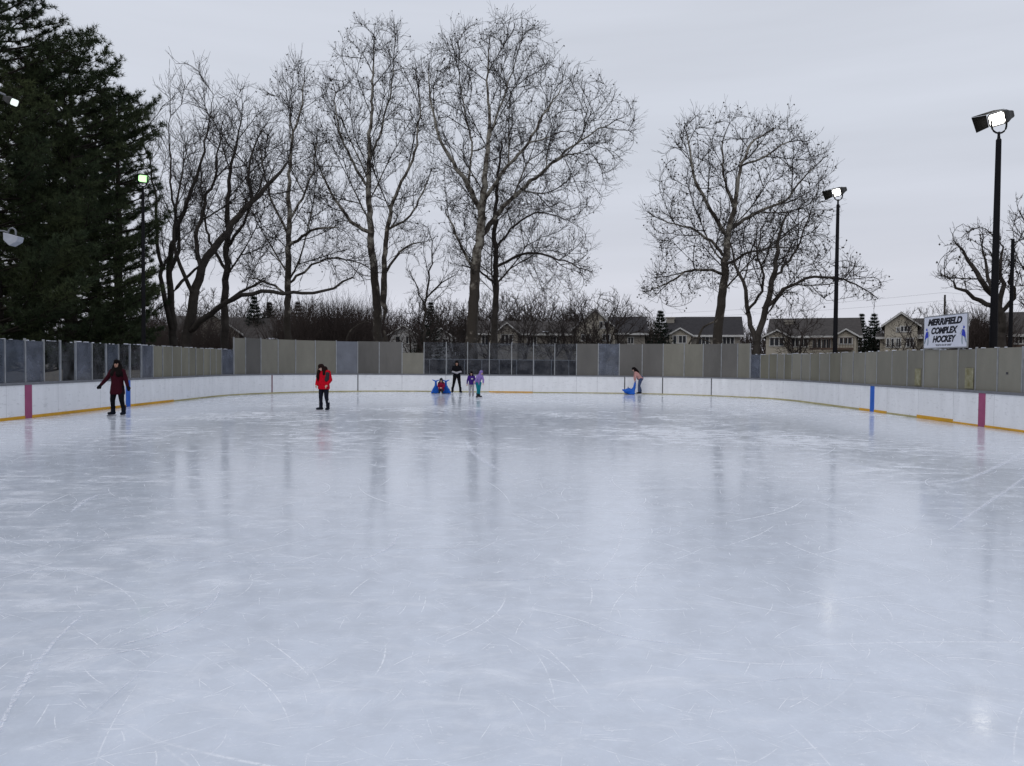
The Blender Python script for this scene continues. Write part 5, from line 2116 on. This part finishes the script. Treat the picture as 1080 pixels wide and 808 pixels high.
    if 'gloves' in wear:
        for s in 'lr':
            hdv = (j['wr' + s] - j['el' + s]).normalized()
            wr = j['wr' + s]
            sd = hdv.cross(fd)
            if sd.length < 0.2:
                sd = V3(1, 0, 0)
            sd.normalize()
            gp_ = [(wr - hdv * 0.02, wr + hdv * 0.075, 0.040, 0.044, 10, (1.1, 0.75)), (wr + hdv * 0.03 - sd * 0.03, wr + hdv * 0.09 - sd * 0.06, 0.020, 0.017)]
            for o in (-0.03, -0.01, 0.011, 0.03):
                gp_.append((wr + hdv * 0.08 + sd * o, wr + hdv * (0.155 - abs(o)) + sd * o * 1.1, 0.017, 0.014))
            blob('glove', gp_, M[wear['gloves']], root, voxel=0.009, smooth=1)
    sk = wear.get('boot', 'c_cnavy')
    for s in 'lr':
        an, td = j['an' + s], (j['toe' + s]).normalized()
        sh_ = blob('skate', [(an + V3(0, 0, 0.15), an, 0.068, 0.060), (an - V3(0, 0, 0.03) - td * 0.03, an + td * 0.13 - V3(0, 0, 0.04), 0.052, 0.042)], M[sk], root, voxel=0.012, smooth=2)
        b = MB()
        rx = td.cross(V3(0, 0, 1)).normalized() * 0.004
        q0 = an - td * 0.10
        z1_, z0_ = an.z - 0.075, an.z - 0.128
        A = [V3(q0.x, q0.y, z1_), V3(q0.x, q0.y, z0_)]
        q1 = an + td * 0.19
        A += [V3(q1.x, q1.y, z0_ + 0.0), V3(q1.x + td.x * 0.015, q1.y + td.y * 0.015, z0_ + 0.02), V3(q1.x - td.x * 0.03, q1.y - td.y * 0.03, z1_)]
        b.prism([p - rx for p in A], rx * 2)
        b.build('blade', M['steel'], sh_)
        if wear.get('cuff'):
            blob('cuff', [(an + V3(0, 0, 0.205), an + V3(0, 0, 0.225), 0.066, 0.066)], M[wear['cuff']], root, voxel=0.012)
    if hair:
        mt, pts = hair
        hp = [(hd + upv * 0.05 - fd * 0.018, hd + upv * 0.072 + fd * 0.018, 0.100, 0.084), (hd + rt * 0.065 + upv * 0.02, hd + rt * 0.06 - upv * 0.08, 0.045, 0.045), (hd - rt * 0.065 + upv * 0.02, hd - rt * 0.06 - upv * 0.08, 0.045, 0.045), (hd - fd * 0.045 - upv * 0.03, hd - fd * 0.03 + upv * 0.04, 0.075, 0.085)]
        for a, b_, r0_, r1_ in pts:
            hp.append((V3(*a), V3(*b_), r0_, r1_))
        blob('hair', hp, M[mt], root, voxel=0.011, smooth=2)
    if extra:
        extra(root, j)
    return root


def ground_at(x, y, d):
    w = W(x, y, d)
    return Vector((w.x, w.y, 0.0))


# girl in the maroon coat, arms held out for balance, facing the camera
person('person in maroon coat with long dark hair skating with arms held out', ground_at(124, 438, 22.5), 1.66, -2,
       dict(shl=(0.165, 0, 1.335), shr=(-0.165, 0, 1.335), ell=(0.255, 0.0, 1.10), elr=(-0.29, -0.02, 1.13), wrl=(0.325, -0.03, 0.90), wrr=(-0.46, -0.06, 0.93),
            hpl=(0.09, 0, 0.86), hpr=(-0.09, 0, 0.86), knl=(0.155, -0.06, 0.50), knr=(-0.135, -0.02, 0.49), anl=(0.17, 0.02, 0.13), anr=(-0.18, 0.08, 0.13),
            toel=V3(0.05, -1, 0).normalized(), toer=V3(-0.45, -0.9, 0).normalized(), head=(0.0, -0.02, 1.535)),
       dict(trousers='c_cblack', coat='c_maroon', hem=0.20, gloves='c_cblack', boot='c_cnavy'), 'skin',
       ('hair', [((0.075, 0.01, 1.52), (0.14, -0.04, 1.28), 0.055, 0.075), ((-0.075, 0.01, 1.52), (-0.13, -0.04, 1.30), 0.055, 0.065),
                 ((0.03, -0.03, 1.40), (0.09, -0.10, 1.24), 0.07, 0.08), ((-0.03, -0.03, 1.40), (-0.09, -0.10, 1.25), 0.07, 0.07),
                 ((0.14, -0.04, 1.28), (0.21, -0.02, 1.15), 0.075, 0.03), ((-0.13, -0.02, 1.32), (-0.22, 0.0, 1.26), 0.05, 0.012), ((0, 0.08, 1.5), (0, 0.12, 1.15), 0.09, 0.08)]))


def backpack(root, j):
    blob('vest', [(V3(0.17, -0.03, 1.30), V3(0.15, -0.05, 1.10), 0.088, 0.095), (V3(0.1, 0.08, 1.32), V3(0.1, 0.1, 1.08), 0.10, 0.11), (V3(0.04, 0.02, 1.39), V3(0.18, 0.0, 1.34), 0.06, 0.06)], M['c_charcoal'], root, voxel=0.014)


person('person in bright red jacket and black leggings looking down on the ice', ground_at(341.5, 433, 25.6), 1.61, -18,
       dict(head=(-0.055, -0.07, 1.50), neck=(-0.02, -0.01, 1.40), facing=V3(-0.35, -0.85, -0.38), ell=(0.24, 0.02, 1.09), elr=(-0.22, -0.02, 1.09), wrl=(0.20, -0.12, 0.93), wrr=(-0.20, -0.14, 0.92),
            knl=(0.12, -0.03, 0.50), knr=(-0.09, -0.05, 0.50), anl=(0.15, 0.02, 0.13), anr=(-0.10, -0.02, 0.13), toer=V3(-0.8, -0.6, 0).normalized(), toel=V3(0.1, -1, 0).normalized()),
       dict(trousers='c_cnavy', coat='c_red', hem=0.08, puff=0.045, boot='c_cnavy', cuff='c_white'), 'skin_pale',
       ('hair_brown', [((-0.12, -0.10, 1.48), (-0.15, -0.15, 1.20), 0.05, 0.06), ((0.04, -0.03, 1.5), (0.07, -0.10, 1.28), 0.07, 0.06), ((-0.15, -0.15, 1.22), (-0.14, -0.15, 1.06), 0.06, 0.02), ((0.01, 0.06, 1.48), (0.05, 0.12, 1.22), 0.085, 0.07)]), backpack)


def stripes(root, j):
    for s_ in 'lr':
        blob('sleeve', [(j['el' + s_] * 0.9 + j['wr' + s_] * 0.1, j['wr' + s_], 0.052, 0.044)], M['c_greyp2'], root)
    # bare forearm bands and cap
    blob('cap', [(j['head'] + V3(0, 0, 0.07), j['head'] + V3(0, 0, 0.085), 0.098, 0.09)], M['c_charcoal'], root)


person('tall person in black with pale gloves standing arms folded by the blue skating aids', ground_at(481.6, 414, 41.2), 1.76, 0,
       dict(ell=(0.24, 0.0, 1.12), elr=(-0.24, 0.0, 1.12), wrl=(0.10, -0.17, 1.08), wrr=(-0.05, -0.18, 1.06), knl=(0.15, -0.03, 0.49), knr=(-0.15, -0.03, 0.49),
            anl=(0.19, 0, 0.13), anr=(-0.21, 0, 0.13), toel=V3(0.5, -0.8, 0).normalized(), toer=V3(-0.1, -1, 0)),
       dict(trousers='c_cblack', coat='c_cblack', hem=0.0, sleeve=0, gloves='c_greyp2', boot='c_cblack'), 'skin',
       ('hair', []), stripes)
person('small child in purple jacket and pale grey trousers holding a friend by the hand', ground_at(497, 418.5, 36.6), 1.24, 0,
       dict(ell=(0.24, 0.0, 1.10), wrl=(0.30, -0.05, 0.90), elr=(-0.25, 0, 1.08), wrr=(-0.27, -0.05, 0.88), anl=(0.11, 0, 0.13), anr=(-0.10, 0, 0.13)),
       dict(trousers='c_greyp2', coat='c_purple', puff=0.022, hem=0.02, boot='c_greyp2'), 'skin_pale',
       ('hair', [((0.07, 0.0, 1.5), (0.09, -0.02, 1.34), 0.07, 0.05), ((-0.07, 0.0, 1.5), (-0.09, -0.02, 1.34), 0.07, 0.05), ((0, 0.03, 1.58), (0, 0.05, 1.62), 0.09, 0.08)]),
       lambda root, j: blob('chest_patch', [(V3(0.03, -0.135, 1.2), V3(0.09, -0.135, 1.2), 0.04, 0.04)], M['c_white'], root))
person('child in lilac hooded jacket and teal leggings leaning over toward the purple child', ground_at(504.5, 419, 36.2), 1.32, 28,
       dict(head=(0.14, -0.10, 1.50), neck=(0.08, -0.05, 1.38), chest=(0.04, -0.02, 1.22), waist=(-0.02, 0.03, 1.02), pelvis=(-0.03, 0.05, 0.90), facing=V3(0.5, -0.8, -0.25),
            shl=(0.22, -0.03, 1.30), shr=(-0.10, -0.04, 1.30), ell=(0.26, -0.12, 1.08), elr=(-0.20, -0.14, 1.12), wrl=(0.22, -0.2, 0.9), wrr=(-0.32, -0.20, 1.0),
            knl=(0.05, -0.03, 0.48), knr=(-0.05, -0.03, 0.48), anl=(0.09, 0.06, 0.13), anr=(-0.06, 0.02, 0.13), toel=V3(0.9, -0.4, 0).normalized(), toer=V3(-0.7, -0.6, 0).normalized()),
       dict(trousers='c_teal', coat='c_lilac', puff=0.026, hem=0.05, hood='c_lilac', boot='c_charcoal', cuff='c_white'), 'skin_pale')


def skating_aid(label, loc, rz, s=1.0):
    """blue plastic animal shaped skating aid: nose at -x, tail handle at +x"""
    root = empty('skating_aid', loc, rz, label=label, cat='skating aid', group=None)
    root.scale = (s, s, s)
    parts = [(V3(0.02, -0.2, 0.06), V3(0.25, -0.2, 0.06), 0.05, 0.06), (V3(0.02, 0.2, 0.06), V3(0.25, 0.2, 0.06), 0.05, 0.06), (V3(0.2, 0.16, 0.10), V3(0.27, 0.02, 0.36), 0.08, 0.08), (V3(0.2, -0.16, 0.10), V3(0.27, -0.02, 0.36), 0.08, 0.08), (V3(-0.16, 0, 0.17), V3(0.16, 0, 0.16), 0.13, 0.15, 16, (1, 1.1)), (V3(-0.16, 0, 0.18), V3(-0.36, 0, 0.25), 0.11, 0.035), (V3(-0.05, 0, 0.06), V3(0.22, 0, 0.06), 0.06, 0.06, 14, (1, 2.6)),
             (V3(-0.12, 0, 0.24), V3(0.02, 0, 0.27), 0.09, 0.09),
             (V3(0.15, 0, 0.16), V3(0.28, 0, 0.36), 0.13, 0.08), (V3(0.28, 0, 0.36), V3(0.33, 0, 0.66), 0.075, 0.05),
             (V3(0.33, 0, 0.66), V3(0.34, 0.18, 0.74), 0.045, 0.022), (V3(0.33, 0, 0.66), V3(0.34, -0.18, 0.74), 0.045, 0.022)]
    blob('body', parts, M['plastic'], root, voxel=0.013)
    mb = MB()
    capsule(mb, V3(-0.06, -0.02, 0.36), V3(-0.06, 0.02, 0.40), 0.028, 0.022, 10)
    mb.build('grip_knob', M['black'], root, smooth=True)
    mb = MB()
    for y in (-0.14, 0.14):
        mb.box((0.02, y, 0.012), (0.5, 0.03, 0.022))
    mb.build('runners', M['black'], root)
    return root


skating_aid('blue plastic skating aid pushed by the bending person in pink', ground_at(663.5, 414.8, 41.9), 0, 1.0)
skating_aid('left one of the two blue skating aids with flared tail handles', ground_at(459.6, 414.8, 41.0), R(-84), 1.0)
skating_aid('right one of the two blue skating aids next to the person in black', ground_at(471.3, 414.8, 41.0), R(-96), 1.0)
person('small child in dark red snowsuit sitting between the two blue skating aids', ground_at(465.4, 415.3, 40.45), 1.34, 0,
       dict(head=(0.0, -0.12, 0.88), neck=(0, -0.06, 0.76), chest=(0, -0.03, 0.62), waist=(0, 0.02, 0.42), pelvis=(0, 0.05, 0.28),
            shl=(0.15, -0.04, 0.70), shr=(-0.15, -0.04, 0.70), ell=(0.20, -0.12, 0.50), elr=(-0.20, -0.12, 0.50), wrl=(0.08, -0.24, 0.42), wrr=(-0.08, -0.24, 0.42),
            hpl=(0.09, 0.02, 0.26), hpr=(-0.09, 0.02, 0.26), knl=(0.11, -0.30, 0.34), knr=(-0.11, -0.30, 0.34), anl=(0.09, -0.34, 0.13), anr=(-0.09, -0.34, 0.13),
            facing=V3(0, -0.9, -0.3)),
       dict(trousers='c_dred', coat='c_dred', puff=0.03, boot='c_charcoal'), 'skin_pale', None,
       lambda root, j: blob('helmet', [(j['head'] + V3(0, 0.02, 0.05), j['head'] + V3(0, 0, 0.07), 0.115, 0.11), (j['head'] + V3(0.09, 0.03, -0.04), j['head'] + V3(0.13, 0, -0.16), 0.05, 0.05), (j['head'] + V3(-0.09, 0.03, -0.04), j['head'] + V3(-0.13, 0, -0.16), 0.05, 0.05)], M['c_charcoal'], root))
# woman in pink bending forward to the left, hands on the tail handle
person('person in pink top and flared jeans bending over a blue skating aid', ground_at(672.6, 414.9, 41.9), 1.62, -90,
       dict(head=(0.0, -0.22, 1.40), neck=(0, -0.15, 1.28), chest=(0, -0.08, 1.14), waist=(0, 0.06, 0.98), pelvis=(0, 0.16, 0.88), facing=V3(0, -0.85, -0.45),
            shl=(0.16, -0.13, 1.22), shr=(-0.16, -0.13, 1.22), ell=(0.17, -0.17, 0.98), elr=(-0.17, -0.17, 0.98), wrl=(0.11, -0.17, 0.80), wrr=(-0.11, -0.17, 0.80),
            hpl=(0.09, 0.15, 0.86), hpr=(-0.09, 0.15, 0.86), knl=(0.09, 0.05, 0.48), knr=(-0.09, 0.09, 0.48), anl=(0.09, 0.08, 0.13), anr=(-0.09, 0.16, 0.13)),
       dict(trousers='c_jeans', coat='c_pink', puff=0.02, hem=0.0, boot='c_cblack', flare=0.035), 'skin_pale',
       ('hair', [((0, -0.16, 1.42), (0.0, 0.0, 1.26), 0.085, 0.07), ((0, -0.02, 1.28), (0.0, 0.07, 1.14), 0.07, 0.03)]))

# ------------------------------------------------------------------ long skate cuts in the foreground
def cut(pts, w):
    mb = MB()
    sm = smooth_line([(*p, 0, 0) for p in pts], 0.08)
    k = len(sm)
    L = []
    for i, p in enumerate(sm):
        a = sm[max(0, i - 1)]
        b_ = sm[min(k - 1, i + 1)]
        t = (b_ - a)[:2]
        t /= max(np.linalg.norm(t), 1e-6)
        ww = w * math.sin(math.pi * min(1, max(0.03, i / k))) ** 0.5 * random.uniform(0.5, 1.2)
        L.append((p[0] - t[1] * ww, p[1] + t[0] * ww, p[0] + t[1] * ww, p[1] - t[0] * ww))
    for a in L:
        mb.v.append(Vector((a[0], a[1], 0.004)))
        mb.v.append(Vector((a[2], a[3], 0.004)))
    for i in range(k - 1):
        mb.f.append([2 * i, 2 * i + 1, 2 * i + 3, 2 * i + 2])
    return mb


def cut_mat():
    m = mat('shaved_ice', (0.88, 0.90, 0.95), 0.6, scale=14, var=0.06)
    n, l = nt(m)
    tc_ = n.new('ShaderNodeTexCoord')
    ns = n.new('ShaderNodeTexNoise')
    ns.inputs['Scale'].default_value = 30
    ns.inputs['Detail'].default_value = 6
    l.new(tc_.outputs['Object'], ns.inputs['Vector'])
    mr = n.new('ShaderNodeMapRange')
    mr.inputs['From Min'].default_value = 0.38
    mr.inputs['From Max'].default_value = 0.66
    mr.inputs['To Max'].default_value = 0.75
    l.new(ns.outputs['Fac'], mr.inputs['Value'])
    tr = n.new('ShaderNodeBsdfTransparent')
    mx = n.new('ShaderNodeMixShader')
    l.new(mr.outputs['Result'], mx.inputs['Fac'])
    l.new(tr.outputs[0], mx.inputs[1])
    l.new(n['Principled BSDF'].outputs[0], mx.inputs[2])
    l.new(mx.outputs[0], n['Material Output'].inputs['Surface'])
    return m


def onice(x, y):
    v = CM @ Vector(((x - 540) / F, -(y - 404) / F, -1))
    v *= -CAM.z / v.z
    return (v.x, v.y)


allc = MB()
for pts, w in [([(88, 648), (62, 672), (36, 705), (14, 740), (-10, 790)], 0.016), ([(232, 618), (226, 634), (205, 652), (172, 668), (130, 680)], 0.014),
               ([(60, 700), (110, 692), (170, 680), (200, 676)], 0.008), ([(-10, 570), (90, 571), (160, 568), (245, 570)], 0.018), ([(120, 590), (240, 593), (330, 595)], 0.014),
               ([(-10, 604), (50, 602), (100, 600)], 0.014), ([(420, 562), (414, 574), (400, 584), (382, 590)], 0.02), ([(490, 463), (500, 478), (520, 492), (545, 505)], 0.05),
               ([(350, 579), (430, 579), (520, 578)], 0.012), ([(470, 610), (540, 612), (600, 606)], 0.010), ([(940, 500), (985, 510), (1020, 505), (1060, 488), (1085, 472)], 0.05),
               ([(1000, 560), (1035, 535), (1065, 515), (1085, 500)], 0.03), ([(560, 610), (640, 612), (700, 606)], 0.008), ([(90, 760), (130, 725), (160, 700), (150, 690)], 0.004),
               ([(75, 540), (90, 528), (105, 522)], 0.03), ([(640, 560), (720, 556), (800, 560)], 0.012), ([(560, 528), (575, 520), (590, 514)], 0.02),
               ([(800, 720), (840, 715), (900, 718)], 0.006), ([(600, 655), (660, 672), (720, 680)], 0.007), ([(235, 480), (205, 492), (180, 500)], 0.03),
               ([(780, 470), (860, 480), (930, 498)], 0.04), ([(820, 455), (900, 466), (990, 480)], 0.05)]:
    q = [onice(*p) for p in pts]
    m_ = cut(q, w)
    off = len(allc.v)
    allc.v += m_.v
    allc.f += [[i + off for i in f] for f in m_.f]
tag(allc.build('skate_marks', cut_mat()), 'long white skate cuts curving over the rink ice', 'skate marks', kind='structure')
